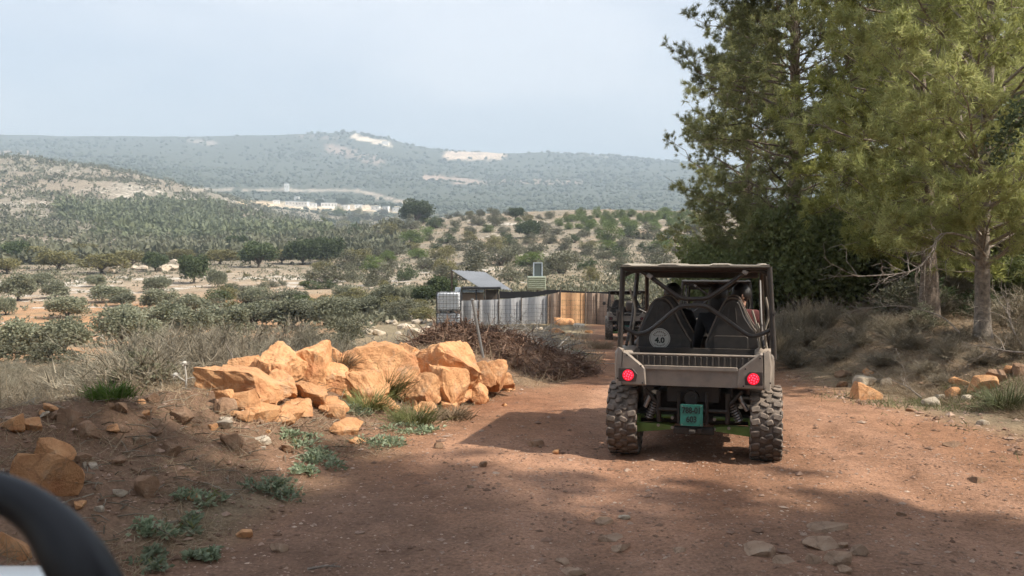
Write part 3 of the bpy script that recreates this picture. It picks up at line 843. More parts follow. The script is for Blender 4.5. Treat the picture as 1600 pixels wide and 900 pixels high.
K_olive = Kind('olive', [broad(101 + i, 30, 130, .17, .06, low=.02, trunk_h=.2) for i in range(4)], M['bark_olive'], M['olive_leaf'])
K_dark = Kind('carob', [broad(111 + i, 40, 120, .16, .085, low=.10, trunk_h=.2) for i in range(3)], M['bark_olive'], M['dark_leaf'])
K_olive.f = .92; K_dark.f = .85
K_yellow = Kind('almond', [broad(121 + i, 30, 90, .15, .07, low=.12) for i in range(3)], M['bark_olive'], M['yellow_leaf'])
K_scrub = Kind('scrub', [bush(131 + i) for i in range(4)], M['bark_olive'], M['scrub_leaf'])
K_darkb = Kind('mastic', [bush(141 + i) for i in range(3)], M['bark_olive'], M['dark_leaf'])
K_green = Kind('sapling', [bush(151 + i, 24, 80, .10, .025) for i in range(3)], M['bark_olive'], M['green_leaf'])
K_yelb = Kind('broom', [bush(161 + i) for i in range(2)], M['bark_olive'], M['yellow_leaf'])
K_dry = Kind('dry_shrub', [twiggy(171 + i) for i in range(3)], M['dry_twig'], M['dry_twig'])
K_dryd = Kind('grey_shrub', [twiggy(181 + i) for i in range(3)], M['dry_twig_dark'], M['dry_twig_dark'])

def at_px(kind, name, x, y, wp, hp, label, cat, group=None, parts=('trunk', 'crown')):
    g = hit(x, y)
    if g is None: return None
    k = g[1] / F
    return kind.put(name, g, wp * k, hp * k, label, cat, group, parts, sink=.02 * hp * k)

K_thick = Kind('evergreen_oak', [broad(191 + i, 70, 190, .075, .045, low=.0, trunk_h=.15) for i in range(2)], M['bark_olive'], leafmat('evergreen_oak_leaves', [(.11, .13, .05), (.175, .20, .075), (.25, .27, .11)], .4, clump=1.2))
for (X, Y, w_, h_, lab) in [(5.95, 25.0, 3.0, 3.2, 'low evergreen under the left side of the overhanging dark pine'), (7.6, 23.2, 3.2, 3.4, 'bushy evergreen behind the nearest buggy roof'), (10.2, 24.0, 3.4, 3.0, 'bushy evergreen right of the overhanging dark pine'), (12.2, 26.0, 3.6, 3.4, 'evergreen behind the leaning pine trunk'),
        (14.6, 25.0, 3.6, 3.0, 'evergreen behind the pale pine trunk'), (16.8, 28.5, 4.0, 3.6, 'evergreen at the right edge deep in the wood'), (7.3, 30.0, 3.4, 3.8, 'evergreen beside the track beyond the dark pine'), (11.5, 19.5, 2.2, 1.6, 'low evergreen between the two pine trunks')]:
    K_thick.put('evergreen_bush', (X, Y, float(height(X, Y))), w_, h_, lab, 'bush', 'evergreens in the pine wood', ('stems', 'foliage'), .1)
# the olive grove: nearest row first
GO = 'olive trees of the grove in the valley'
olives = [(35, 552, 84, 64), (100, 550, 84, 62), (190, 540, 92, 64), (-30, 548, 70, 64), (262, 522, 84, 62), (300, 530, 74, 58), (232, 538, 60, 42),
          (350, 524, 88, 56), (400, 512, 84, 52), (460, 512, 92, 54), (520, 508, 84, 48), (104, 497, 66, 42), (200, 510, 66, 42), (30, 470, 56, 50), (85, 466, 44, 30),
          (8, 492, 36, 34), (172, 472, 62, 32), (192, 478, 40, 24), (250, 482, 62, 34), (246, 456, 46, 28), (340, 449, 30, 34), (300, 492, 60, 38), (400, 476, 56, 30), (455, 478, 60, 30),
          (570, 492, 64, 36), (602, 478, 50, 40), (540, 470, 44, 26), (150, 448, 34, 22), (60, 446, 44, 24), (640, 470, 44, 28)]
for i, (x, y, w_, h_) in enumerate(olives):
    lab = 'grey-green olive tree among others in the orange-soiled grove'
    if i == 20: lab = 'small olive tree on a short stem, right of the round dark tree'
    at_px(K_olive, 'olive_tree', x, y, w_, h_, lab, 'olive tree', GO)
for (x, y, w_, h_, lab) in [(303, 443, 50, 56, 'round dark green tree standing alone on the pale terrace'), (404, 418, 62, 46, 'dark tree left of the pair along the grove edge'),
        (474, 414, 66, 50, 'left one of two dark trees growing together behind the grove'), (514, 412, 52, 52, 'right one of two dark trees growing together behind the grove'),
        (243, 424, 42, 34, 'small dark tree at the end of the pale stone bank'), (26, 412, 48, 44, 'dark tree at the far left above the grove'), (370, 392, 36, 30, 'dark tree standing behind the grove edge, upper one'),
        (651, 350, 56, 44, 'rounded dark green pine on the left shoulder of the knoll'), (826, 372, 44, 34, 'dark bushy tree in the middle of the knoll'), (806, 342, 28, 22, 'small dark tree on the knoll skyline'),
        (690, 470, 56, 44, 'dark green tree behind the white water tanks'), (664, 474, 44, 34, 'low dark tree left of the white water tanks')]:
    at_px(K_dark, 'broadleaf_tree', x, y, w_, h_, lab, 'tree')
for (x, y, w_, h_) in [(90, 422, 62, 34), (160, 428, 72, 36), (55, 412, 50, 30), (205, 416, 50, 28), (345, 414, 52, 28), (130, 404, 50, 26), (10, 428, 46, 28), (285, 410, 40, 24), (440, 412, 36, 24), (560, 412, 46, 26)]:
    at_px(K_yellow, 'almond_tree', x, y, w_, h_, 'yellowing low tree along the far grove edge', 'tree', 'yellowing trees along the grove edge')
# shrubs of the knoll
r = np.random.default_rng(77)
GK = 'shrubs on the rocky knoll'
spots = []
for _ in range(3000):
    x = r.uniform(500, 1095); y = 336 + 110 * r.random() ** .8
    s_ = (11 + (y - 330) * .30) * r.uniform(.7, 1.6)
    if y > 440 and 660 < x < 960: continue
    if all(abs(x - a) > .40 * (s_ + b_) or abs(y - c_) > .17 * (s_ + b_) for a, c_, b_ in spots): spots.append((x, y, s_))
    if len(spots) >= 200: break
for (x, y, s_) in spots:
    q = r.random()
    if y < 362 and x > 890: kd, nm, lab, ct = K_green, 'young_pine', 'bright green young pine on the knoll crest', 'young pine'
    elif q < .50: kd, nm, lab, ct = K_scrub, 'grey_shrub', 'grey-green low shrub on the rocky knoll', 'shrub'
    elif q < .72: kd, nm, lab, ct = K_darkb, 'dark_shrub', 'dark green bush on the rocky knoll', 'shrub'
    elif q < .85: kd, nm, lab, ct = K_green, 'green_shrub', 'fresh green bush on the rocky knoll', 'shrub'
    else: kd, nm, lab, ct = K_yelb, 'yellowish_shrub', 'yellow-brown bush on the rocky knoll', 'shrub'
    at_px(kd, nm, x, y, s_ * 1.25, s_ * r.uniform(.7, 1.05), lab, ct, GK if nm != 'young_pine' else 'young pines on the crest', ('stems', 'foliage'))
# the crest's young pines stand close
for x in np.arange(905, 1095, 9.5):
    y = 347 + r.uniform(-9, 12)
    at_px(K_green, 'young_pine', x, y, r.uniform(14, 22), r.uniform(14, 24), 'bright green young pine on the knoll crest', 'young pine', 'young pines on the crest', ('stems', 'foliage'))
# bushes of the flat ground around the grove
for _ in range(60):
    x, y = r.uniform(330, 660), r.uniform(425, 500)
    s_ = (y - 395) * .38 * r.uniform(.6, 1.3)
    at_px([K_scrub, K_yelb, K_scrub, K_darkb][int(r.integers(4))], 'valley_shrub', x, y, s_ * 1.4, s_ * .8, 'low bush on the stony flat beside the grove', 'shrub', 'bushes on the stony flat', ('stems', 'foliage'))
# dry brush right behind the bank
GB = 'dry brush behind the left bank'
for _ in range(92):
    x = r.uniform(-60, 545); Yd = r.uniform(9.5, 24)
    X = (x - 800) / F * Yd
    xl = float(np.interp(Yd, XL_Y, XL_X))
    if X > xl - 3.0: continue
    z = float(height(X, Yd))
    top = toz((590 if x < 200 else 520) + r.uniform(-28, 30), Yd)
    h_ = min(max(top - z, .5), 2.0)
    [K_dryd, K_dry, K_dryd, K_scrub, K_dry][int(r.integers(5))].put('dry_shrub', (X, Yd, z), h_ * r.uniform(1.0, 1.6), h_ * r.uniform(.85, 1.1), 'grey-brown dry twiggy shrub behind the left bank', 'shrub', GB, ('stems', 'twigs'), .03)
for _ in range(14):                                  # green-grey scrub between the brush and the grove
    x = r.uniform(-40, 640); Yd = r.uniform(22, 40); X = (x - 800) / F * Yd; h_ = r.uniform(.7, 1.5)
    K_scrub.put('low_scrub', (X, Yd, float(height(X, Yd))), h_ * 1.7, h_, 'low grey-green scrub below the dry brush', 'shrub', 'scrub below the bank', ('stems', 'foliage'), .03)
# undergrowth of the wood
for _ in range(60):
    Yd = r.uniform(14.5, 36); X = r.uniform(float(np.interp(Yd, XR_Y, XR_X)) + 1.2, 6 + Yd * .62); h_ = r.uniform(.5, 1.5) * (1 + (Yd > 24) * .5)
    q = r.random()
    (K_darkb if q < .3 else K_scrub if q < .6 else K_dry).put('undergrowth_bush', (X, Yd, float(height(X, Yd))), h_ * 1.5, h_, 'bush in the undergrowth below the pines', 'shrub', 'undergrowth of the pine wood', ('stems', 'foliage'), .03)
for (x, y, w_, h_) in [(1225, 545, 50, 70), (1250, 530, 60, 75), (1290, 515, 50, 55), (1270, 545, 60, 40), (1340, 540, 60, 35), (1420, 545, 70, 40), (1480, 560, 60, 40), (1590, 560, 60, 70), (1390, 525, 60, 40), (1240, 575, 60, 34), (1310, 562, 70, 30), (1380, 572, 70, 26), (1450, 585, 60, 26), (1530, 570, 60, 34), (1215, 560, 40, 60), (1430, 520, 60, 36), (1500, 535, 60, 30), (1345, 515, 60, 40), (1470, 600, 44, 20)]:
    at_px(K_dry, 'dry_tussock', x, y, w_, h_, 'dry tussock on the litter under the pines', 'grass tussock', 'dry tussocks under the pines', ('stems', 'twigs'))

# ------------------------------------------------------------------ scrub and woods too far off to count
_ico_v = None
def blob():
    import bmesh
    bm = bmesh.new(); bmesh.ops.create_icosphere(bm, subdivisions=1, radius=1)
    v = np.array([x.co[:] for x in bm.verts]); f = np.array([[y.index for y in x.verts] for x in bm.faces]); bm.free()
    return v, f
BV, BF = blob()
def blobs(P, W, H, r):
    n = len(P)
    jit = 1 + .38 * r.normal(size=(n, len(BV), 1)).clip(-1.4, 1.4)
    V = BV[None] * jit * np.stack([W / 2, W / 2, H * .55], 1)[:, None, :] + P[:, None, :] + np.array((0, 0, 1))[None, None] * (H * .35)[:, None, None]
    T = BF[None] + (np.arange(n) * len(BV))[:, None, None]
    return V.reshape(-1, 3), T.reshape(-1, 3)
def tufts(P, W, H, r, m):
    k = np.repeat(np.arange(len(P)), m)
    off = unit(r.normal(size=(len(k), 3))) * r.uniform(.3, 1, (len(k), 1)) ** .5 * np.stack([W / 2, W / 2, H / 2], 1)[k]
    return leaves(P[k] + off + np.array((0, 0, 1)) * (H[k, None] * .45), unit(off / W[k, None] + r.normal(size=off.shape) * .4 + np.array((0, 0, .25))), W[k] * r.uniform(.3, .6, len(k)), W[k] * r.uniform(.25, .45, len(k)), r)
def scatter(n, azr, rr, prob, r):
    a = np.radians(r.uniform(azr[0], azr[1], n)); d = np.sqrt(r.uniform(rr[0] ** 2, rr[1] ** 2, n)) if rr[1] < 3 * rr[0] else np.exp(r.uniform(math.log(rr[0]), math.log(rr[1]), n))
    X, Y = d * np.sin(a), d * np.cos(a)
    ok = r.random(n) < prob(X, Y, d, np.degrees(a))
    X, Y = X[ok], Y[ok]
    return X, Y, height(X, Y)
r = np.random.default_rng(909)
M['far_scrub'] = leafmat('hill_scrub', [(.10, .105, .068), (.145, .148, .096), (.20, .195, .135)], .15, .9, clump=.012)
M['far_wood'] = leafmat('hill_wood', [(.055, .066, .046), (.078, .09, .06), (.105, .118, .08)], 0, .9, clump=.008)
M['valley_pine'] = leafmat('valley_pine_leaves', [(.10, .115, .066), (.145, .162, .092), (.195, .21, .128)], .2, clump=.03)
def hillprob(X, Y, d, a):
    return .25 + .75 * sstep(.42, .58, fbm(X * .02, Y * .02, 201, 4))
X, Y, Z = scatter(11000, (-36, -7), (190, 900), hillprob, r)
W = r.uniform(1.2, 3.8, len(X)) * (1 + .3 * (np.hypot(X, Y) > 500)); P = np.stack([X, Y, Z], 1)
v, tt = tufts(P, W, W * r.uniform(.5, .8, len(X)), r, 11)
tag(link('hillside_scrub', soup('hillside_scrub', v, tt, M['far_scrub'])), 'grey-green scrub dotted over the left hillside', kind='stuff')
X, Y, Z = scatter(2600, (-27, -11.5), (280, 640), lambda X, Y, d, a: .75 * sstep(.40, .62, fbm(X * .016, Y * .016, 203, 4) + .12 - np.abs(d - 430) / 800 - np.abs(a + 18.5) * .022), r)
W = r.uniform(2.2, 4.6, len(X)); P = np.stack([X, Y, Z], 1)
v, tt = tufts(P, W, W * r.uniform(1.0, 1.6, len(X)), r, 24)
tag(link('valley_wood', soup('valley_wood', v, tt, M['valley_pine'])), 'green young pine wood on the lower left hillside', kind='stuff')
def farprob(X, Y, d, a):
    px_ = 800 + F * X / Y; k = .15 + .85 * sstep(.38, .6, fbm(X * .004, Y * .004, 205, 4))
    z = height(X, Y); cp, sp = math.cos(PITCH), math.sin(PITCH); dz = z - CAM_H
    py = 450 - F * (dz * cp + Y * sp) / (Y * cp - dz * sp)
    for (x0, y0, x1, y1, w_) in [(556, 213, 606, 225, 4), (706, 243, 778, 242, 5), (664, 277, 745, 284, 3), (380, 318, 620, 328, 5), (300, 296, 560, 298, 4), (560, 298, 650, 322, 4)]:
        t_ = np.clip(((px_ - x0) * (x1 - x0) + (py - y0) * (y1 - y0)) / ((x1 - x0) ** 2 + (y1 - y0) ** 2), 0, 1)
        k = k * (np.hypot((px_ - x0 - t_ * (x1 - x0)) * .6, py - y0 - t_ * (y1 - y0)) > w_)
    return k
X, Y, Z = scatter(19000, (-36, 22), (850, 2900), farprob, r)
W = r.uniform(4, 9, len(X)) * np.hypot(X, Y) / 1900; P = np.stack([X, Y, Z], 1)
v, tt = blobs(P, W, W * r.uniform(.5, .85, len(X)), r)
tag(link('distant_wood', soup('distant_wood', v, tt, M['far_wood'])), 'hazy green woods on the far ridge', kind='stuff')
# low scrub between the counted shrubs of the knoll and on the flat
X, Y, Z = scatter(20000, (-36, 14), (50, 340), lambda X, Y, d, a: (.3 + .7 * sstep(.45, .6, fbm(X * .05, Y * .05, 207, 3))) * (1 - .88 * (a < -11) * (d < 125)), r)
W = r.uniform(.25, 1.1, len(X)); n_ = len(X)
k = np.repeat(np.arange(n_), 8); P = np.stack([X, Y, Z], 1)[k]
off = r.normal(size=(len(k), 3)) * (W[k, None] * np.array((.3, .3, .15))); off[:, 2] = np.abs(off[:, 2])
v, tt = leaves(P + off, unit(r.normal(size=(len(k), 3)) + np.array((0, 0, .8))), W[k] * .42, W[k] * .22, r)
tag(link('low_scrub_cover', soup('low_scrub_cover', v, tt, M['scrub_leaf'])), 'ankle-high scrub covering the knoll and the stony flat', kind='stuff')
# ------------------------------------------------------------------ the buggies
D0 = 7.7                                   # distance of the first buggy's tail
KC = D0 / F / 2.5                          # metres in one pixel of the enlarged tail view
def tv(xc, yc, dy=0.0):
    """buggy coordinates (x right, y ahead, z up) of a spot seen in the enlarged tail view, dy ahead of the tail"""
    s = (D0 + dy) / D0
    x, z = (xc - 406) * KC, (862.5 - yc) * KC
    return Vector((x * s, dy, CAM_H - (CAM_H - z) * s))

def rounded(poly, rad=.03, n=4):
    out = []; m = len(poly)
    for i in range(m):
        p, a, b = Vector(poly[i]), Vector(poly[i - 1]), Vector(poly[(i + 1) % m])
        u, v = (a - p), (b - p); k = min(rad, u.length * .45, v.length * .45)
        q0, q1 = p + u.normalized() * k, p + v.normalized() * k
        for j in range(n + 1):
            t_ = j / n; out.append(tuple(q0 * (1 - t_) ** 2 + p * 2 * t_ * (1 - t_) + q1 * t_ ** 2))
    return out

def text_mesh(txt, size, mat, depth=.001, bold=0.0):
    cu = bpy.data.curves.new('lettering', 'FONT'); cu.body = txt; cu.size = size; cu.extrude = depth; cu.offset = bold
    cu.align_x = 'CENTER'; cu.align_y = 'CENTER'
    o = bpy.data.objects.new('lettering', cu); COL.objects.link(o)
    bpy.context.view_layer.update()
    me = bpy.data.meshes.new_from_object(o.evaluated_get(bpy.context.evaluated_depsgraph_get()))
    bpy.data.objects.remove(o); bpy.data.curves.remove(cu)
    me.materials.clear(); me.materials.append(mat)
    return me

def tyre_mesh(R=.335, W=.265):
    mb = MB()
    h = W / 2
    prof = [(R * .56, -h * .72), (R * .62, -h * .92), (R * .78, -h), (R * .9, -h * .96), (R * .945, -h * .82), (R * .955, -h * .4), (R * .957, 0),
            (R * .955, h * .4), (R * .945, h * .82), (R * .9, h * .96), (R * .78, h), (R * .62, h * .92), (R * .56, h * .72)]
    mb.lathe(prof + [prof[0]], 40, 'x', close=True)
    n = 19
    rr = random.Random(3)
    for i in range(n):
        for row, (x, w, l, tw, off) in enumerate([(-h * .68, h * .60, .058, .22, 0), (-h * .14, h * .56, .05, -.35, .5), (h * .20, h * .5, .05, .35, .1), (h * .70, h * .58, .058, -.22, .55)]):
            q = 2 * math.pi * (i + off) / n + rr.uniform(-.02, .02)
            rot = Matrix.Rotation(q, 3, 'X') @ Matrix.Rotation(tw, 3, 'Z')
            c = Matrix.Rotation(q, 3, 'X') @ Vector((x, 0, R * .975))
            mb.box(c, (w, l, R * .062), rot, cham=.0095)
        for sg in (-1, 1):            # shoulder lugs wrapping onto the side wall
            q = 2 * math.pi * (i + (.25 if sg > 0 else .75)) / n
            c = Matrix.Rotation(q, 3, 'X') @ Vector((sg * h * .97, 0, R * .88))
            mb.box(c, (.02, .055, R * .16), Matrix.Rotation(q, 3, 'X'), cham=.005)
    return mb.mesh('tyre', M['tyre'], True)

def rim_mesh(R=.19, W=.24):
    mb = MB(); h = W / 2
    mb.lathe([(R, -h * .8), (R * 1.04, -h * .86), (R * .92, -h * .7), (R * .85, 0), (R * .92, h * .7), (R * 1.04, h * .86), (R, h * .8)], 24, 'x', close=True)
    mb.lathe([(R * .3, -.02), (R * .3, .06), (R * .2, .075)], 14, 'x')
    for k in range(7):
        q = 2 * math.pi * k / 7
        mb.box(Matrix.Rotation(q, 3, 'X') @ Vector((.03, 0, R * .58)), (.035, .045, R * .68), Matrix.Rotation(q, 3, 'X'), cham=.008)
    return mb.mesh('rim', M['rim'], True)

def make_buggy():
    B = empty('off_road_buggy')
    TY, RM = tyre_mesh(), rim_mesh()
    WB = 2.2
    for (x, y) in ((-.625, .36), (.625, .36), (-.625, .36 + WB), (.625, .36 + WB)):
        w = empty('wheel', (x, y, .335)); w.parent = B
        if x < 0: w.rotation_euler = (.3 + y, 0, math.pi)
        else: w.rotation_euler = (.7 + y, 0, 0)
        link('tyre', TY, w); link('rim', RM, w)
    # tail body
    P2 = lambda L: [(tv(x, y).x, tv(x, y).z) for x, y in L]
    mb = MB().prism(rounded(P2([(214, 556), (214, 486), (580, 486), (580, 556)]), .012), .035, .16, .008)
    mb.prism(rounded(P2([(216, 490), (216, 476), (578, 476), (578, 490)]), .008), .012, .06, .006)
    mb.build('rear_panel', M['plastic'], B, True)
    fl = rounded(P2([(128, 556), (126, 470), (132, 420), (146, 424), (222, 486), (226, 556)]), .012)
    fr = rounded(P2([(574, 556), (578, 486), (656, 422), (664, 416), (672, 418), (678, 470), (678, 557)]), .012)
    for nm, poly in (('fender', fl), ('fender', fr)):
        s = -1 if poly is fl else 1
        mb = MB().prism(poly, .0, .14, .014)
        # rounded corner turning from the tail to the flank
        inn = [tv(x if s > 0 else 806 - x, y) for x, y in ((676, 417), (678, 470), (678, 557))]
        mid_ = [tv(x if s > 0 else 806 - x, y) for x, y in ((692, 405), (701, 470), (698, 562))]
        out_ = [tv(x if s > 0 else 806 - x, y) for x, y in ((703, 414), (712, 474), (708, 548))]
        n0 = [Vector((p.x, .0, p.z)) for p in inn] + [Vector((p.x, .022, p.z)) for p in mid_] + [Vector((p.x, .10, p.z)) for p in out_] + [Vector((p.x - s * .012, .19, p.z)) for p in out_] + [Vector((p.x, .16, p.z)) for p in inn]
        mb.add(n0, [(0, 1, 4, 3), (1, 2, 5, 4), (3, 4, 7, 6), (4, 5, 8, 7), (6, 7, 10, 9), (7, 8, 11, 10), (9, 10, 13, 12), (10, 11, 14, 13), (0, 3, 6, 9, 12), (2, 14, 11, 8, 5), (12, 13, 1, 0), (13, 14, 2, 1)])
        # outer flank sweeping forward over the wheel
        xo = .69 * s
        mb.prism(rounded([(.08, tv(0, 556).z), (.08, tv(0, 424).z), (.40, tv(0, 412).z), (.86, tv(0, 445).z), (.90, tv(0, 540).z), (.78, tv(0, 540).z), (.62, tv(0, 520).z), (.2, tv(0, 530).z)], .03), xo - s * .16, xo, .02, axis='x')
        fe = mb.build(nm, M['plastic'], B, True)
        for (bx_, bz_) in ((112, 530), (205, 478), (212, 545), (150, 436)):
            c = tv(bx_ if s < 0 else 812 - bx_, bz_); MB().lathe([(.008, .004), (.0075, -.004), (.004, -.006)], 8, 'y', (c.x, 0, c.z)).build('bolt', M['under'], fe)
    for (cx, quad) in ((155, [(116, 488), (172, 488), (192, 512), (186, 541), (116, 541)]), (637, [(672, 488), (622, 488), (604, 512), (606, 541), (672, 541)])):
        rec = MB().prism(rounded(P2(quad), .008), -.006, .03, .003).build('light_housing', M['plastic_dark'], B)
        c = tv(cx, 516)
        lt = MB().lathe([(.046, .0), (.050, -.006), (.047, -.014), (.03, -.020), (.006, -.022)], 24, 'y', (c.x, -.004, c.z)).build('tail_light', M['lens'], B, True)
        md = MB()
        for k in range(9):
            q = 2 * math.pi * k / 9
            md.lathe([(.0085, -.014), (.007, -.0235), (.002, -.0245)], 8, 'y', (c.x + .033 * math.cos(q), 0, c.z + .033 * math.sin(q)))
        for k in range(4):
            q = 2 * math.pi * k / 4 + .4
            md.lathe([(.008, -.018), (.007, -.026), (.002, -.027)], 8, 'y', (c.x + .014 * math.cos(q), 0, c.z + .014 * math.sin(q)))
        md.build('diode', M['led'], lt, True)
    # cargo box: ribbed tailgate, sides, floor
    a, b = tv(150, 483, .06), tv(655, 430, .06)
    gate = MB().box(((a.x + b.x) / 2, .075, (a.z + b.z) / 2), (b.x - a.x, .018, b.z - a.z), cham=.004).build('tailgate', M['plastic_dark'], B)
    n = 22
    rib = MB().box((0, 0, 0), (.016, .020, (b.z - a.z) * .86), cham=.005).mesh('rib', M['plastic_dark'])
    for k in range(n): link('rib', rib, gate, (a.x + (b.x - a.x) * (k + .7) / (n + .4), .058, (a.z + b.z) / 2 - .004))
    MB().tube([(a.x, .066, b.z), (b.x, .066, b.z)], .011, 8).build('tailgate_rail', M['plastic'], gate, True)
    mb = MB()
    for s in (-1, 1): mb.box((s * .56, .38, .86), (.03, .60, .20), cham=.006)
    mb.box((0, .38, .78), (1.14, .60, .03)); mb.box((0, .70, .86), (1.12, .03, .20))
    mb.build('cargo_box', M['plastic_dark'], B)
    # chassis, belly, floor
    mb = MB()
    mb.box((0, .34, .60), (.46, .40, .15), cham=.01); mb.box((0, 1.45, .36), (1.05, 2.3, .10), cham=.02); mb.box((0, .75, .48), (.66, .7, .26), cham=.03)
    for s in (-1, 1):
        mb.tube([(s * .30, .12, .62), (s * .30, .14, .36), (s * .27, .5, .32)], .022, 8); mb.tube([(s * .12, .10, .62), (s * .12, .12, .34)], .016, 8)
        mb.tube([(s * .42, .12, .64), (s * .30, .13, .50)], .016, 8)
    mb.tube([(-.30, .12, .46), (.30, .12, .46)], .016, 8)
    mb.build('chassis', M['under'], B, True)
    c = tv(400, 598, .1)
    MB().lathe([(.062, .10), (.066, .09), (.066, .45)], 20, 'y', (c.x, 0, c.z)).lathe([(.02, .07), (.02, .2)], 12, 'y', (c.x + .02, 0, c.z)).build('exhaust', M['under'], B, True)
    p0, p1 = tv(332, 716, .1), tv(488, 742, .1)
    mb = MB().box(((p0.x + p1.x) / 2, .14, (p0.z + p1.z) / 2), (p1.x - p0.x, .10, p0.z - p1.z), cham=.008)
    mb.box((.0, .06, (p0.z + p1.z) / 2 + .012), (.055, .16, .03), cham=.006); mb.box((.06, .08, (p0.z + p1.z) / 2 + .012), (.04, .06, .045), cham=.006)
    mb.build('hitch', M['under'], B)
    # number plate
    q0, q1 = tv(359, 712), tv(447, 627)
    pl = MB().prism(rounded([(q0.x, q0.z), (q1.x, q0.z), (q1.x, q1.z), (q0.x, q1.z)], .008), .035, .045, .002).build('number_plate', M['plate'], B)
    for txt, f in (('788-01', .72), ('603', .30)):
        link('lettering', text_mesh(txt, .072, M['ink'], .0008, .0022), pl, ((q0.x + q1.x) / 2, .0335, q0.z + (q1.z - q0.z) * f), (math.pi / 2, 0, 0), (.80 if len(txt) > 3 else .86, 1.02, 1))
    mbp = MB()
    for (u, v) in ((.08, .92), (.92, .92), (.08, .06), (.92, .06)): mbp.lathe([(.006, .036), (.005, .031)], 8, 'y', (q0.x + (q1.x - q0.x) * u, 0, q0.z + (q1.z - q0.z) * v))
    mbp.build('bolt', M['steel'], pl)
    # suspension
    for s in (-1, 1):
        X = lambda v: v * s
        arm = MB()
        arm.prism([(X(.175), .265), (X(.175), .30), (X(.30), .318), (X(.52), .315), (X(.52), .225), (X(.36), .242)], .22, .275, .006)
        arm.tube([(X(.175), .26, .375), (X(.52), .30, .365)], .018, 8); arm.tube([(X(.18), .42, .29), (X(.52), .36, .27)], .02, 8)
        arm.box((X(.50), .30, .315), (.05, .09, .14), cham=.01)
        arm.build('suspension_arm', M['green'], B, True)
        bj = MB()
        for (x, z) in ((.185, .372), (.185, .285), (.31, .30)): bj.lathe([(.014, .20), (.014, .23)], 10, 'y', (X(x), 0, z))
        bj.build('bolt', M['steel'], B)
        top, bot = Vector((X(.292), .20, .60)), Vector((X(.41), .22, .345))
        sh = MB().tube([top, top.lerp(bot, .45)], .026, 10).tube([top.lerp(bot, .4), bot], .014, 10).build('shock_absorber', M['under'], B, True)
        ax = (bot - top).normalized(); u = ax.orthogonal().normalized(); v = ax.cross(u)
        tu = 8.5; hp = [top.lerp(bot, .22 + .72 * k / 110) + (u * math.cos(2 * math.pi * tu * k / 110) + v * math.sin(2 * math.pi * tu * k / 110)) * .036 for k in range(111)]
        MB().tube(hp, .0068, 6).build('spring', M['steel'], sh, True)
        t2 = Vector((X(.372), .17, .585)); b2 = t2 + (bot - top).normalized() * .13
        if s > 0: t2 += Vector((.02, 0, .01)); b2 += Vector((.04, 0, 0))
        MB().tube([t2, b2], .020, 10).tube([t2 - (b2 - t2) * .1, t2], .023, 10).build('damper_canister', M['steel'], B, True)
        MB().tube([(X(.10), .36, .335), (X(.55), .36, .335)], .021, 10).tube([(X(.14), .36, .335), (X(.22), .36, .335)], .04, 10).build('drive_shaft', M['under'], B, True)
    # roll cage
    tl0, tl1 = tv(118, 440, .12), tv(129, 92, .12); tr0, tr1 = tv(711, 440, .12), tv(690, 84, .12)
    zt = tl1.z
    for (p, q) in ((tl0, tl1), (tr0, tr1)):
        MB().tube([p, p.lerp(q, .5), q], .024, 10).build('cage_post', M['black_metal'], B, True)
    for s, x0 in ((-1, tl1.x), (1, tr1.x)):
        MB().tube([(s * .66, 1.32, .42), (s * .68, 1.30, 1.0), (x0 * .985, 1.22, zt - .01)], .023, 10, 4).build('cage_post', M['black_metal'], B, True)
        MB().tube([(s * .64, 2.62, .92), (s * .64, 2.45, 1.08), (x0 * .96, 1.98, zt - .02)], .023, 10, 4).build('windscreen_post', M['black_metal'], B, True)
        MB().tube([(x0, .12, zt), (x0 * .99, 1.0, zt), (x0 * .96, 1.98, zt - .02)], .023, 10).build('cage_side_rail', M['black_metal'], B, True)
        MB().tube([(s * .655, .14, 1.12), (s * .67, .7, 1.12), (s * .68, 1.3, 1.10), (s * .66, 2.4, 1.02)], .02, 8).build('side_bar', M['black_metal'], B, True)
        MB().tube([(s * .60, .20, 1.02), (s * .585, .55, 1.25), (s * .575, .75, 1.60)], .014, 8).build('harness_bar', M['black_metal'], B, True)
        dz = MB().prism(rounded([(1.36, .44), (1.36, .92), (2.3, .96), (2.3, .44)], .05), s * .70, s * .66, .012, axis='x')
        dz.prism(rounded([(.86, .44), (.92, .90), (1.27, .92), (1.27, .44)], .05), s * .70, s * .66, .012, axis='x')
        dz.build('door', M['plastic_dark'], B, True)
        MB().tube([tv(128 if s < 0 else 702, 262, .14), tv(112 if s < 0 else 712, 262, .10)], .013, 8).lathe([(.018, -.05), (.018, .05)], 10, 'z', (s * .665, .12, 1.29)).build('clamp', M['black_metal'], B, True)
    up = [tv(x, y, .16) for x, y in ((136, 118), (160, 104), (196, 100), (232, 120), (290, 162), (340, 196), (368, 208), (410, 209), (456, 205), (484, 190), (540, 150), (598, 106), (634, 94), (662, 100), (694, 118))]
    MB().tube(up, .0195, 10, 4).build('upper_brace', M['black_metal'], B, True)
    lo = [tv(x, y, .16) for x, y in ((132, 326), (160, 340), (190, 350), (232, 338), (280, 300), (330, 256), (366, 238), (410, 235), (456, 239), (492, 262), (545, 300), (600, 340), (630, 350), (660, 343), (700, 322))]
    MB().tube(lo, .0195, 10, 4).build('lower_brace', M['black_metal'], B, True)
    for (x, y) in ((235, 120), (600, 104)):
        MB().box(tv(x, y, .13), (.05, .03, .04), Matrix.Rotation(.6, 3, 'Y'), cham=.006).build('bracket', M['steel'], B)
    MB().tube([tl1, tr1], .024, 10).build('cage_crossbar', M['black_metal'], B, True)
    MB().tube([(tl1.x * .98, 1.22, zt), (tr1.x * .98, 1.22, zt)], .024, 10).build('cage_crossbar', M['black_metal'], B, True)
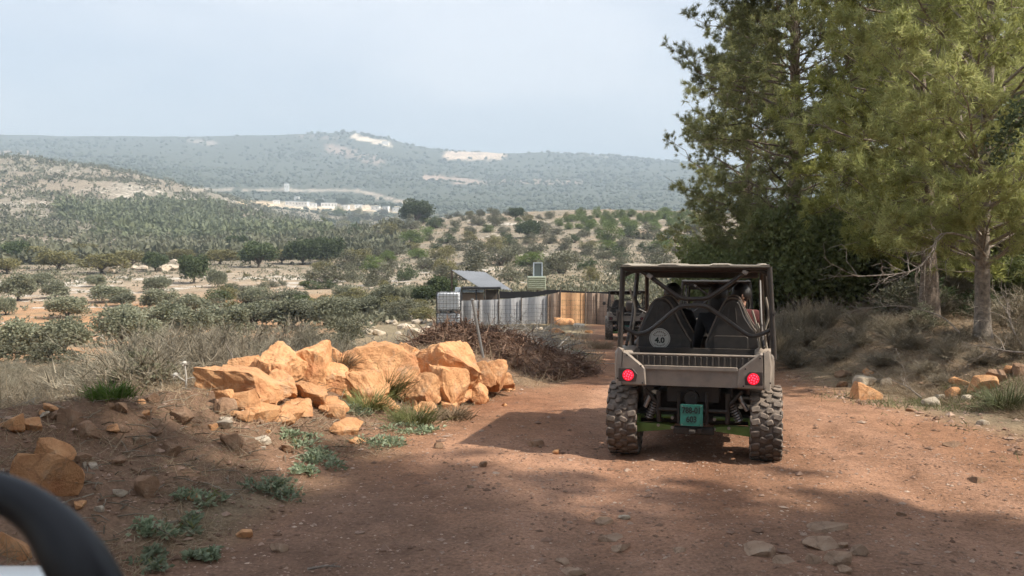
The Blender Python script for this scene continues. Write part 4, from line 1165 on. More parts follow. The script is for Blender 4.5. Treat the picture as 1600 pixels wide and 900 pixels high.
    MB().tube([(tl1.x * .96, 1.98, zt - .02), (tr1.x * .96, 1.98, zt - .02)], .026, 10).box((0, 2.0, zt - .06), (1.16, .03, .09), cham=.008).build('windscreen_header', M['black_metal'], B, True)
    # roof: thin pressed skin with three raised bands
    rp = []
    nx, ny = 40, 12
    for side in (0, 1):
        for j in range(ny + 1):
            for i in range(nx + 1):
                u, v_ = i / nx, j / ny
                x = tl1.x * 1.01 + (tr1.x - tl1.x) * 1.01 * u - .002; y = .06 + 2.02 * v_
                e = min(u, 1 - u, .045) / .045; e2 = min(v_, 1 - v_, .03) / .03
                zz = zt + .022 + .018 * math.sqrt(max(0, 1 - (1 - e) ** 2)) * (.4 + .6 * math.sqrt(max(0, 1 - (1 - e2) ** 2))) + .010 * (math.cos(u * 2 * math.pi * 3) > .35)
                rp.append((x, y, zz if side == 0 else zt + .016))
    W_ = nx + 1; off = W_ * (ny + 1); fs = []
    for j in range(ny):
        for i in range(nx):
            a_ = j * W_ + i
            fs.append((a_, a_ + 1, a_ + W_ + 1, a_ + W_)); fs.append((off + a_, off + a_ + W_, off + a_ + W_ + 1, off + a_ + 1))
    for i in range(nx): fs.append((i, off + i, off + i + 1, i + 1)); a_ = ny * W_ + i; fs.append((a_, a_ + 1, off + a_ + 1, off + a_))
    for j in range(ny): a_ = j * W_; fs.append((a_, a_ + W_, off + a_ + W_, off + a_)); a_ += nx; fs.append((a_, off + a_, off + a_ + W_, a_ + W_))
    rf = MB().add(rp, fs).build('roof', M['roof'], B, True)
    MB().box((0, 1.05, zt + .008), (1.16, 1.9, .014)).box((0, .22, zt - .012), (1.10, .05, .03), cham=.005).build('roof_lining', M['roof_under'], rf)
    # seats
    sl = [(168, 440), (170, 372), (186, 318), (226, 232), (244, 212), (264, 206), (284, 209), (306, 230), (340, 300), (368, 352), (388, 380), (390, 440)]
    sr = [(436, 440), (438, 388), (456, 335), (484, 268), (512, 214), (528, 205), (548, 203), (566, 212), (592, 268), (620, 322), (642, 345), (648, 440)]
    for k, (prof, dy) in enumerate(((sl, .78), (sr, .78), (sl, 1.62), (sr, 1.62))):
        f = .78
        poly = rounded([(tv(x, y, f).x, tv(x, y, f).z) for x, y in prof], .03)
        cx = sum(p[0] for p in poly) / len(poly)
        st = empty('seat', (0, dy, 0)); st.parent = B
        mb = MB().prism(poly, .0, .10, .03)
        back = mb.build('backrest', M['seat'], st, True)
        MB().tube([(p[0], .012, p[1]) for p in rounded([(tv(x, y, f).x, tv(x, y, f).z) for x, y in prof[1:-1]], .03)[3:-3]], .0075, 6, caps=True).build('piping', M['piping'], back, True)
        # raised seams on the back shell
        mb = MB()
        for (xa, ya, xb, yb) in (((248, 300, 256, 240), (282, 300, 276, 240)) if prof is sl else ((520, 300, 528, 240), (556, 300, 550, 240))):
            p, q = tv(xa, ya, f), tv(xb, yb, f); mb.tube([(p.x, .0, p.z), (q.x, .0, q.z)], .005, 6)
        x0_, x1_ = (214, 350) if prof is sl else (470, 600)
        p, q = tv(x0_, 430, f), tv(x1_, 350, f)
        mb.prism(rounded([(p.x, p.z), (q.x, p.z), (q.x, q.z), (p.x, q.z)], .03), -.008, .01, .006)
        mb.build('back_panel', M['seat'], st, True)
        MB().box((cx, .34, .62), (.44, .50, .14), cham=.04).build('cushion', M['seat'], st, True)
        if k == 0:
            c = tv(263, 366, f)
            so = MB().lathe([(.100, -.009), (.100, -.0115)], 40, 'y', (c.x, 0, c.z)).build('sticker', M['sticker'], st)
            ring = [(c.x + .090 * math.cos(q), -.0122, c.z + .090 * math.sin(q)) for q in np.linspace(0, 2 * math.pi, 49)]
            mk = MB().tube(ring, .0022, 5)
            for q in np.linspace(.55, 2.6, 9): mk.box((c.x + .067 * math.cos(q), -.0122, c.z + .067 * math.sin(q)), (.010, .001, .017), Matrix.Rotation(math.pi / 2 - q, 3, 'Y'))
            for q in np.linspace(-.85, -2.3, 8): mk.box((c.x + .070 * math.cos(q), -.0122, c.z + .070 * math.sin(q)), (.009, .001, .014), Matrix.Rotation(-math.pi / 2 - q, 3, 'Y'))
            for j in range(6): mk.box((c.x - .045 + .018 * j, -.0122, c.z + .028), (.008, .001, .013))
            mk.build('print', M['plastic'], so)
            link('lettering', text_mesh('4.0', .072, M['ink'], .0008, .003), so, (c.x, -.0125, c.z - .018), (math.pi / 2, 0, 0), (1.05, 1, 1))
    # belts, dashboard, wheel, nose
    for (pts) in ([(670, 200), (682, 270), (668, 330), (676, 400)], [(640, 300), (655, 345), (668, 410)], [(150, 170), (172, 250), (160, 340)], [(140, 330), (152, 380), (150, 430)], [(620, 250), (640, 320), (652, 400)]):
        MB().tube([tv(x, y, .45) for x, y in pts], .011, 6, 5).build('seat_belt', M['strap'], B, True)
    MB().prism(rounded([(2.05, .95), (2.15, 1.16), (2.45, 1.14), (2.5, .9)], .04), -.6, .6, .03, axis='x').build('dashboard', M['plastic_dark'], B, True)
    ring = [(-.33 + .17 * math.cos(q), 1.98 + .07 * math.sin(q), 1.14 + .155 * math.sin(q)) for q in np.linspace(0, 2 * math.pi, 33)]
    MB().tube(ring, .016, 8).tube([(-.33, 2.0, 1.14), (-.33, 2.2, 1.05)], .03, 8).box((-.33, 1.985, 1.14), (.30, .02, .05), cham=.006).build('steering_wheel', M['plastic_dark'], B, True)
    nose = MB().prism(rounded([(2.3, .45), (2.32, 1.0), (2.5, 1.06), (3.05, .88), (3.12, .7), (3.0, .5)], .06), -.50, .50, .05, axis='x')
    nose.build('hood', M['plastic'], B, True)
    for s in (-1, 1):
        MB().prism(rounded([(2.18, .68), (2.3, .78), (2.62, .80), (2.95, .74), (2.95, .68)], .03), s * .48, s * .76, .02, axis='x').build('front_fender', M['plastic'], B, True)
        MB().lathe([(.07, 3.06), (.07, 3.11), (.05, 3.12)], 16, 'y', (s * .34, 0, .78)).build('headlight', M['sticker'], B, True)
        if s < 0: MB().box((s * .80, 2.2, 1.28), (.12, .04, .12), cham=.02).tube([(s * .62, 2.25, 1.2), (s * .76, 2.21, 1.27)], .01, 6).build('side_mirror', M['plastic_dark'], B, True)
    return B

HEAD = math.radians(-14.5)
def park(o, x_pix, D, z=None, yaw=HEAD):
    X = (x_pix - 800) / F * D
    o.rotation_euler = (0, 0, yaw)
    f = Vector((-math.sin(yaw), math.cos(yaw)))
    zr_, zf_ = [float(height(X + f.x * d, D + f.y * d, False)) for d in (.36, 2.56)]
    o.location = (X, D, zr_ - .02 - (zf_ - zr_) * .16 if z is None else z)
    o.rotation_euler = (math.atan2(zf_ - zr_, 2.2), 0, yaw)

buggyA = make_buggy()
tag(buggyA, 'dusty grey off-road buggy with green number plate, nearest on the track', 'buggy', 'convoy of buggies')
park(buggyA, 1082.6, D0)
bx = buggyA
# two more buggies ahead
M['roof2'] = surf('grey_roof_skin', (.26, .26, .25), .6, .15, 4, dust=(.5, .45, .38), dust_amt=.5)
bB = copy_tree(buggyA); tag(bB, 'second buggy of the convoy, seen through the cage of the nearest one', 'buggy'); park(bB, 1118, 16.8)
for ch in bB.children:
    if ch.name.startswith('roof'): ch.data = ch.data.copy(); ch.data.materials[0] = M['roof2']
bC = copy_tree(buggyA); tag(bC, 'farthest buggy of the convoy, half hidden left of the nearest buggy', 'buggy'); park(bC, 980, 31.0, yaw=math.radians(-6))
M['lens_off'] = surf('unlit_lens', (.10, .012, .015), .3, .1, 8)
for ch in bC.children:
    if ch.name.startswith('tail_light'):
        for q_ in [ch, *ch.children]: q_.data = q_.data.copy(); q_.data.materials[0] = M['lens_off']
def strip(o, names):
    for ch in list(o.children):
        if any(ch.name.startswith(n) for n in names):
            for g_ in list(ch.children): bpy.data.objects.remove(g_)
            bpy.data.objects.remove(ch)
        else: strip(ch, names)
strip(bB, ('sticker', 'print')); strip(bC, ('sticker', 'print'))

# ------------------------------------------------------------------ people in the nearest buggy
def person(loc, yaw, label, shirt, lean=(0, 0), head_turn=0.0, arm_l=None, arm_r=None, long_hair=False, tall=1.0):
    """seated figure: one body grown from a jointed skeleton, hair and shirt colours by region"""
    J = {'pel': (0, 0, .10), 'spi': (lean[0] * .4, .0 + lean[1] * .4, .32), 'che': (lean[0] * .8, -.02 + lean[1] * .8, .50), 'nec': (lean[0], 0 + lean[1], .62), 'hea': (lean[0] * 1.1, .03 + lean[1], .70), 'cro': (lean[0] * 1.1, .03 + lean[1], .83),
         'shl': (-.17 + lean[0] * .9, -.01 + lean[1], .56), 'shr': (.17 + lean[0] * .9, -.01 + lean[1], .56)}
    J['ell'], J['hal'], J['fil'] = arm_l or ((-.24, .16, .34), (-.16, .38, .30), (-.15, .45, .29))
    J['elr'], J['har'], J['fir'] = arm_r or ((.24, .16, .34), (.16, .38, .30), (.15, .45, .29))
    for s, n in ((-1, 'l'), (1, 'r')):
        J['hi' + n] = (s * .10, .02, .09); J['kn' + n] = (s * .13, .44, .14); J['an' + n] = (s * .13, .56, -.24); J['to' + n] = (s * .14, .72, -.28)
    Rd = {'pel': .14, 'spi': .125, 'che': .14, 'nec': .055, 'hea': .075, 'cro': .085, 'shl': .07, 'shr': .07, 'ell': .045, 'elr': .045, 'hal': .034, 'har': .034, 'fil': .022, 'fir': .022,
          'hil': .09, 'hir': .09, 'knl': .062, 'knr': .062, 'anl': .042, 'anr': .042, 'tol': .036, 'tor': .036}
    names = list(J); ix = {n: i for i, n in enumerate(names)}
    E = [('pel', 'spi'), ('spi', 'che'), ('che', 'nec'), ('nec', 'hea'), ('hea', 'cro'), ('che', 'shl'), ('che', 'shr'), ('shl', 'ell'), ('ell', 'hal'), ('hal', 'fil'), ('shr', 'elr'), ('elr', 'har'), ('har', 'fir'),
         ('pel', 'hil'), ('pel', 'hir'), ('hil', 'knl'), ('knl', 'anl'), ('anl', 'tol'), ('hir', 'knr'), ('knr', 'anr'), ('anr', 'tor')]
    J = {k: tuple(Vector(v) * tall) for k, v in J.items()}
    verts = [J[n] for n in names]; edges = [(ix[a], ix[b]) for a, b in E]
    # hands: five short finger chains rooted in the palm
    rad_ = [Rd[n] for n in names]
    for hn, fn, s in (('hal', 'fil', -1), ('har', 'fir', 1)):
        d = (Vector(J[fn]) - Vector(J[hn])).normalized(); side = d.cross(Vector((0, 0, 1))).normalized()
        for k, (o_, ln) in enumerate(((-.026, .062), (-.009, .075), (.009, .072), (.026, .055))):
            p = Vector(J[fn]) + side * o_; verts.append(tuple(p)); rad_.append(.010); i0 = len(verts) - 1; edges.append((ix[fn], i0))
            verts.append(tuple(p + d * ln * .55 + Vector((0, 0, -.008)))); rad_.append(.009); edges.append((i0, i0 + 1))
            verts.append(tuple(p + d * ln * .9 + Vector((0, 0, -.028)))); rad_.append(.008); edges.append((i0 + 1, i0 + 2))
        p = Vector(J[hn]) + side * (-s) * .03 + d * .02; verts.append(tuple(p)); rad_.append(.011); i0 = len(verts) - 1; edges.append((ix[hn], i0))
        verts.append(tuple(p + d * .045 + side * (-s) * .02)); rad_.append(.009); edges.append((i0, i0 + 1))
    me = bpy.data.meshes.new('person'); me.from_pydata(verts, edges, [])
    o = bpy.data.objects.new('skeleton', me); COL.objects.link(o)
    o.modifiers.new('Skin', 'SKIN'); sk = me.skin_vertices[0].data
    for i, rr in enumerate(rad_): sk[i].radius = (rr, rr)
    sk[0].use_root = True
    o.modifiers.new('Sub', 'SUBSURF').levels = 2
    bpy.context.view_layer.update()
    dg = bpy.context.evaluated_depsgraph_get()
    body = bpy.data.meshes.new_from_object(o.evaluated_get(dg)); bpy.data.objects.remove(o)
    for m_ in (M['skin'], M[shirt], M['cloth_grey']): body.materials.append(m_)
    jp = np.array([J[n] for n in names])
    cz = np.array([p.center[:] for p in body.polygons])
    near = np.argmin(np.linalg.norm(cz[:, None] - jp[None], axis=2), 1)
    mi = np.zeros(len(cz), np.int32)
    for i, n in enumerate(names):
        mi[near == i] = 0 if n in ('hea', 'cro', 'hal', 'har', 'fil', 'fir') else 2 if n[:2] in ('hi', 'kn', 'an', 'to', 'pe') else 1
    body.polygons.foreach_set('material_index', mi); body.polygons.foreach_set('use_smooth', np.ones(len(cz), bool))
    e = empty('person', loc, yaw); tag(e, label, 'person', 'people riding in the nearest buggy')
    link('body', body, e)
    hc = (Vector(J['hea']) + Vector(J['cro'])) / 2 + Vector((0, 0, .0))
    f = Matrix.Rotation(head_turn, 3, 'Z')
    # face: nose, brow, ears, mouth, eyes
    fm = MB()
    def ell(mb, c, d, n=10, m_=7):
        mb.lathe([(max(.001, math.sin(math.pi * k / m_)), -math.cos(math.pi * k / m_)) for k in range(m_ + 1)], n, 'z')
        base = len(mb.v) - n * (m_ + 1)
        for i in range(base, len(mb.v)):
            x, y, z = mb.v[i]; mb.v[i] = tuple(Vector(c) + f @ Vector((x * d[0], y * d[1], z * d[2])))
    ell(fm, hc + f @ Vector((0, .10, -.02)), (.013, .018, .024))
    for s in (-1, 1): ell(fm, hc + f @ Vector((s * .082, -.005, -.01)), (.01, .018, .03))
    ell(fm, hc + f @ Vector((0, .088, -.06)), (.024, .01, .008))
    fm.build('face', M['skin'], e, True)
    em = MB()
    for s in (-1, 1): ell(em, hc + f @ Vector((s * .031, .088, .012)), (.012, .006, .007))
    em.build('eye', M['hair'], e, True)
    # hair cap, uneven
    rr = np.random.default_rng(int(abs(loc[0] * 100)) + 3)
    hb = MB(); ell(hb, hc + f @ Vector((0, -.018, .028)), (.098, .105, .102), 18, 12)
    if long_hair: ell(hb, hc + f @ Vector((0, -.06, -.09)), (.095, .055, .15), 16, 10)
    hb.v = [tuple(Vector(v) + (Vector(v) - hc).normalized() * rr.normal() * .004) for v in hb.v]
    hb.build('hair', M['hair'], e, True)
    return e

RB = Matrix.Translation(buggyA.location) @ buggyA.rotation_euler.to_matrix().to_4x4()
def in_buggy(x, y, z): return tuple(RB @ Vector((x, y, z)))
person(in_buggy(-.30, 1.76, .66), HEAD, 'black-haired driver in the front left seat of the nearest buggy', 'cloth_black', arm_l=((-.27, .12, .38), (-.14, .24, .46), (-.10, .28, .48)), arm_r=((.25, .10, .36), (.12, .22, .46), (.08, .27, .48)))
person(in_buggy(.33, .98, .67), HEAD, 'dark-haired rider in black leaning inward on the rear right seat', 'cloth_black', lean=(-.13, .06), arm_l=((-.34, .06, .32), (-.36, .16, .12), (-.355, .22, .07)), long_hair=True)
person(in_buggy(.36, 1.78, .66), HEAD, 'rider in maroon on the front right seat, face turned aside', 'cloth_maroon', lean=(.03, 0), head_turn=1.9)
# ------------------------------------------------------------------ rocks
def rockmat(name, lo, hi, stain):
    m, t, b = nodes(name)
    tc = N(t, 'ShaderNodeTexCoord'); oi = N(t, 'ShaderNodeObjectInfo')
    n1 = N(t, 'ShaderNodeTexNoise', Scale=5.0, Detail=8.0, Roughness=.65); t.links.new(tc.outputs['Object'], n1.inputs['Vector'])
    r1 = ramp(t, [(.32, lo), (.68, hi)]); t.links.new(n1.outputs['Fac'], r1.inputs[0])
    n2 = N(t, 'ShaderNodeTexNoise', Scale=2.2, Detail=5.0, Distortion=.6); t.links.new(tc.outputs['Object'], n2.inputs['Vector'])
    mr = N(t, 'ShaderNodeMapRange'); mr.inputs[1].default_value = .52; mr.inputs[2].default_value = .68; mr.inputs[4].default_value = .75
    t.links.new(n2.outputs['Fac'], mr.inputs[0])
    mx = N(t, 'ShaderNodeMixRGB'); mx.inputs[2].default_value = (*stain, 1); t.links.new(mr.outputs[0], mx.inputs[0]); t.links.new(r1.outputs[0], mx.inputs[1])
    # grey weather crust in patches and dark hairline cracks
    nw_ = N(t, 'ShaderNodeTexNoise', Scale=3.4, Detail=9.0, Roughness=.72); t.links.new(tc.outputs['Object'], nw_.inputs['Vector'])
    mw_ = N(t, 'ShaderNodeMapRange'); mw_.inputs[1].default_value = .56; mw_.inputs[2].default_value = .66; mw_.inputs[4].default_value = .45; t.links.new(nw_.outputs['Fac'], mw_.inputs[0])
    mg_ = N(t, 'ShaderNodeMixRGB'); mg_.inputs[2].default_value = (.40, .33, .25, 1); t.links.new(mw_.outputs[0], mg_.inputs[0]); t.links.new(mx.outputs[0], mg_.inputs[1])
    vo_ = N(t, 'ShaderNodeTexVoronoi', Scale=3.3); vo_.feature = 'DISTANCE_TO_EDGE'
    wp_ = N(t, 'ShaderNodeMixRGB'); wp_.inputs[0].default_value = .14; t.links.new(tc.outputs['Object'], wp_.inputs[1]); t.links.new(nw_.outputs['Color'], wp_.inputs[2]); t.links.new(wp_.outputs[0], vo_.inputs['Vector'])
    mc_ = N(t, 'ShaderNodeMapRange'); mc_.inputs[1].default_value = .004; mc_.inputs[2].default_value = .022; mc_.inputs[3].default_value = .78; mc_.inputs[4].default_value = 1.0; t.links.new(vo_.outputs['Distance'], mc_.inputs[0])
    mk_ = N(t, 'ShaderNodeMixRGB', blend_type='MULTIPLY'); mk_.inputs[0].default_value = 1; t.links.new(mg_.outputs[0], mk_.inputs[1]); t.links.new(mc_.outputs[0], mk_.inputs[2])
    mx = mk_
    hs = N(t, 'ShaderNodeHueSaturation'); m4 = N(t, 'ShaderNodeMapRange'); m4.inputs[3].default_value = .82; m4.inputs[4].default_value = 1.12
    t.links.new(oi.outputs['Random'], m4.inputs[0]); t.links.new(m4.outputs[0], hs.inputs['Value']); t.links.new(mx.outputs[0], hs.inputs['Color'])
    t.links.new(hs.outputs[0], b.inputs['Base Color']); b.inputs['Roughness'].default_value = .9; b.inputs['Specular IOR Level'].default_value = .2
    bp = N(t, 'ShaderNodeBump', Strength=.95, Distance=.035); n3 = N(t, 'ShaderNodeTexNoise', Scale=13.0, Detail=9.0, Roughness=.7); t.links.new(tc.outputs['Object'], n3.inputs['Vector'])
    t.links.new(n3.outputs['Fac'], bp.inputs['Height']); t.links.new(bp.outputs[0], b.inputs['Normal'])
    return m
M['rock_orange'] = rockmat('orange_limestone', (.50, .245, .112), (.71, .40, .20), (.43, .185, .088))
M['rock_pale'] = rockmat('pale_limestone', (.42, .34, .25), (.60, .52, .41), (.42, .29, .18))
M['rock_brown'] = rockmat('dusty_brown_stone', (.24, .145, .09), (.36, .23, .145), (.20, .12, .075))
M['rock_grey'] = rockmat('grey_stone', (.31, .20, .13), (.46, .325, .225), (.30, .18, .11))

import bmesh
_ico = {}
def ico(sub):
    if sub not in _ico:
        bm = bmesh.new(); bmesh.ops.create_icosphere(bm, subdivisions=sub, radius=1)
        _ico[sub] = (np.array([v.co[:] for v in bm.verts]), np.array([[v.index for v in f.verts] for f in bm.faces])); bm.free()
    return _ico[sub]

def rock_data(seed, dims, planes=9, sub=4, rough=.05):
    """broken block: a ball cut flat by planes, then roughened; dims = full size"""
    r = np.random.default_rng(seed); V, T = ico(sub); V = V.copy() * 1.35
    nrm = unit(r.normal(size=(planes, 3))); nrm = np.concatenate([nrm, [[0, 0, -1], [0, 0, 1]]])
    nrm[-1] = unit(np.array((r.normal() * .25, r.normal() * .25, 1)))
    dist = np.concatenate([r.uniform(.55, .95, planes), [.7, r.uniform(.6, .85)]])
    for _ in range(2):
        for n_, d_ in zip(nrm, dist):
            e = V @ n_ - d_; V = V - np.clip(e, 0, None)[:, None] * n_
    # bedding planes: thin steps across one axis
    st = V @ unit(r.normal(size=3) * np.array((.5, .5, 1.4))) * r.uniform(4, 7)
    V = V * (1 + .035 * (np.abs((st % 1) - .5) * 2 - .5) * (sub >= 4))[:, None]
    s1 = fbm(V[:, 0] * 2.3 + seed, V[:, 1] * 2.3 + V[:, 2] * 1.7, seed, 3) - .5
    s2 = fbm(V[:, 0] * 6 + V[:, 2] * 5, V[:, 1] * 6 + seed - V[:, 2] * 3, seed + 1, 4) - .5
    V = V * (1 + rough * (2.2 * s1 + 1.2 * s2))[:, None]
    ext = V.max(0) - V.min(0)
    return (V - (V.max(0) + V.min(0)) / 2) / ext * np.array(dims), T

def rock(name, loc, dims, rot, mat, seed, label, group=None, sub=4, planes=9, rough=.05):
    V, T = rock_data(seed, dims, planes, sub, rough)
    o = link(name, soup(name, V, T, M[mat]), loc=loc, rot=rot)
    return tag(o, label, 'rock', group)

GR = 'orange boulders of the heap left of the track'
# photograph box of each boulder (x, y, w, h), distance, thickness ahead, tilt, label
heap = [
    (386, 601, 118, 56, 9.55, .8, (.1, .18, .2), 'long flat-topped orange boulder at the left end of the heap'),
    (394, 574, 52, 36, 10.0, .6, (0, -.2, .5), 'reddish boulder behind the long one at the left end of the heap'),
    (438, 572, 66, 56, 10.1, .7, (.25, .35, .1), 'leaning orange slab with a dark undercut near the left end of the heap'),
    (480, 568, 60, 66, 10.35, .7, (.1, -.1, .4), 'upright sunlit orange slab left of the heap middle'),
    (514, 568, 46, 58, 10.6, .6, (0, .3, .8), 'pointed orange boulder right of the upright slab'),
    (434, 602, 54, 46, 9.7, .6, (.1, 0, .3), 'square orange block below the leaning slab'),
    (482, 620, 46, 46, 9.25, .5, (.3, .2, .7), 'separate orange block lying in front of the heap'),
    (438, 655, 42, 26, 8.75, .35, (.2, .1, .2), 'low orange fragment at the foot of the bank, front left of the heap'),
    (452, 637, 46, 20, 9.0, .35, (.1, -.2, 1.1), 'flat sunlit orange fragment behind the low one at the bank foot'),
    (412, 628, 34, 18, 9.1, .3, (0, .1, .4), 'small pale orange flake below the square block'),
    (580, 578, 128, 86, 10.75, 1.0, (.12, .25, .1), 'largest domed orange boulder in the heap middle'),
    (568, 600, 64, 40, 10.1, .5, (.35, .5, .2), 'leaning slab in front of the domed boulder'),
    (536, 600, 46, 34, 10.2, .5, (.1, 0, .9), 'low orange boulder left of the leaning slab'),
    (632, 556, 42, 38, 11.6, .5, (.2, .3, .6), 'small angular boulder on top between the two biggest'),
    (690, 568, 98, 72, 11.3, .9, (.15, .1, .3), 'big bright orange boulder at the right of the heap'),
    (656, 604, 60, 40, 10.5, .6, (.1, -.1, .2), 'square boulder below the bright one, left of the block with a dark face'),
    (700, 600, 50, 52, 10.75, .5, (.05, .15, .9), 'block with a dark shaded face below the bright boulder'),
    (626, 590, 50, 44, 10.9, .5, (.3, .1, .5), 'orange boulder filling the gap below the small angular one'),
    (748, 577, 46, 30, 11.8, .5, (.1, .2, .2), 'left one of two low boulders at the right end of the heap'),
    (770, 578, 40, 32, 12.0, .5, (.2, -.2, .6), 'right one of two low boulders at the right end of the heap'),
    (742, 602, 36, 28, 11.3, .4, (.1, 0, .1), 'small stone below the right end of the heap'),
    (722, 612, 26, 18, 11.0, .3, (.3, 0, .5), 'thin flake leaning at the foot of the shaded block'),
    (790, 590, 24, 16, 12.2, .3, (0, .2, .5), 'last small stone at the right tip of the heap'),
    (515, 590, 60, 50, 10.5, .6, (.1, .1, .2), 'orange boulder in the middle row left of the dome'),
    (362, 590, 44, 34, 9.9, .5, (.1, .3, .2), 'dim orange boulder behind the left end of the heap'),
    (540, 669, 44, 26, 8.6, .3, (.2, .1, .2), 'reddish stone among the weeds at the foot of the bank'),
    (556, 690, 24, 14, 8.4, .2, (.1, 0, .4), 'small orange stone beside the green weeds'),
]
for i, (x, y, w_, h_, D, th_, rot, lab) in enumerate(heap):
    gb = hit(x, y + h_ * .45)
    D = min(D, gb[1] + .28)
    k = D / F
    p = pix(x, y, D)
    g_ = float(height(p[0], D)); hm = h_ * k * 1.12
    if p[2] - hm * .42 > g_: hm = min((p[2] - g_) * 2.0 + .1, hm * 1.45); p = p.copy(); p[2] = pix(x, y - h_ / 2, D)[2] - hm * .46
    rock('boulder', p, (w_ * k * 1.25, th_, hm * .97), (rot[0] * .4, rot[1] * .5, rot[2] * .35), 'rock_orange', 300 + i, lab, GR, 5 if w_ > 50 else 4, 13, .11)

# broken pieces strewn about the foot of the heap
rr_ = np.random.default_rng(4)
for i in range(80):
    x = rr_.uniform(335, 810); y = np.interp(x, [335, 480, 640, 800], [632, 645, 628, 598]) + rr_.normal() * 13
    g = hit(x, y); s_ = rr_.uniform(.05, .2)
    rock('rock_fragment', (g[0], g[1], g[2] + s_ * .22), (s_ * rr_.uniform(1.2, 2), s_ * rr_.uniform(.9, 1.4), s_ * rr_.uniform(.6, 1.1)), (rr_.uniform(-.3, .3), rr_.uniform(-.3, .3), rr_.uniform(0, 3)), 'rock_orange' if i % 4 else 'rock_brown', 930 + i, 'broken orange piece at the heap foot', 'broken pieces at the foot of the heap', 3, 8, .08)
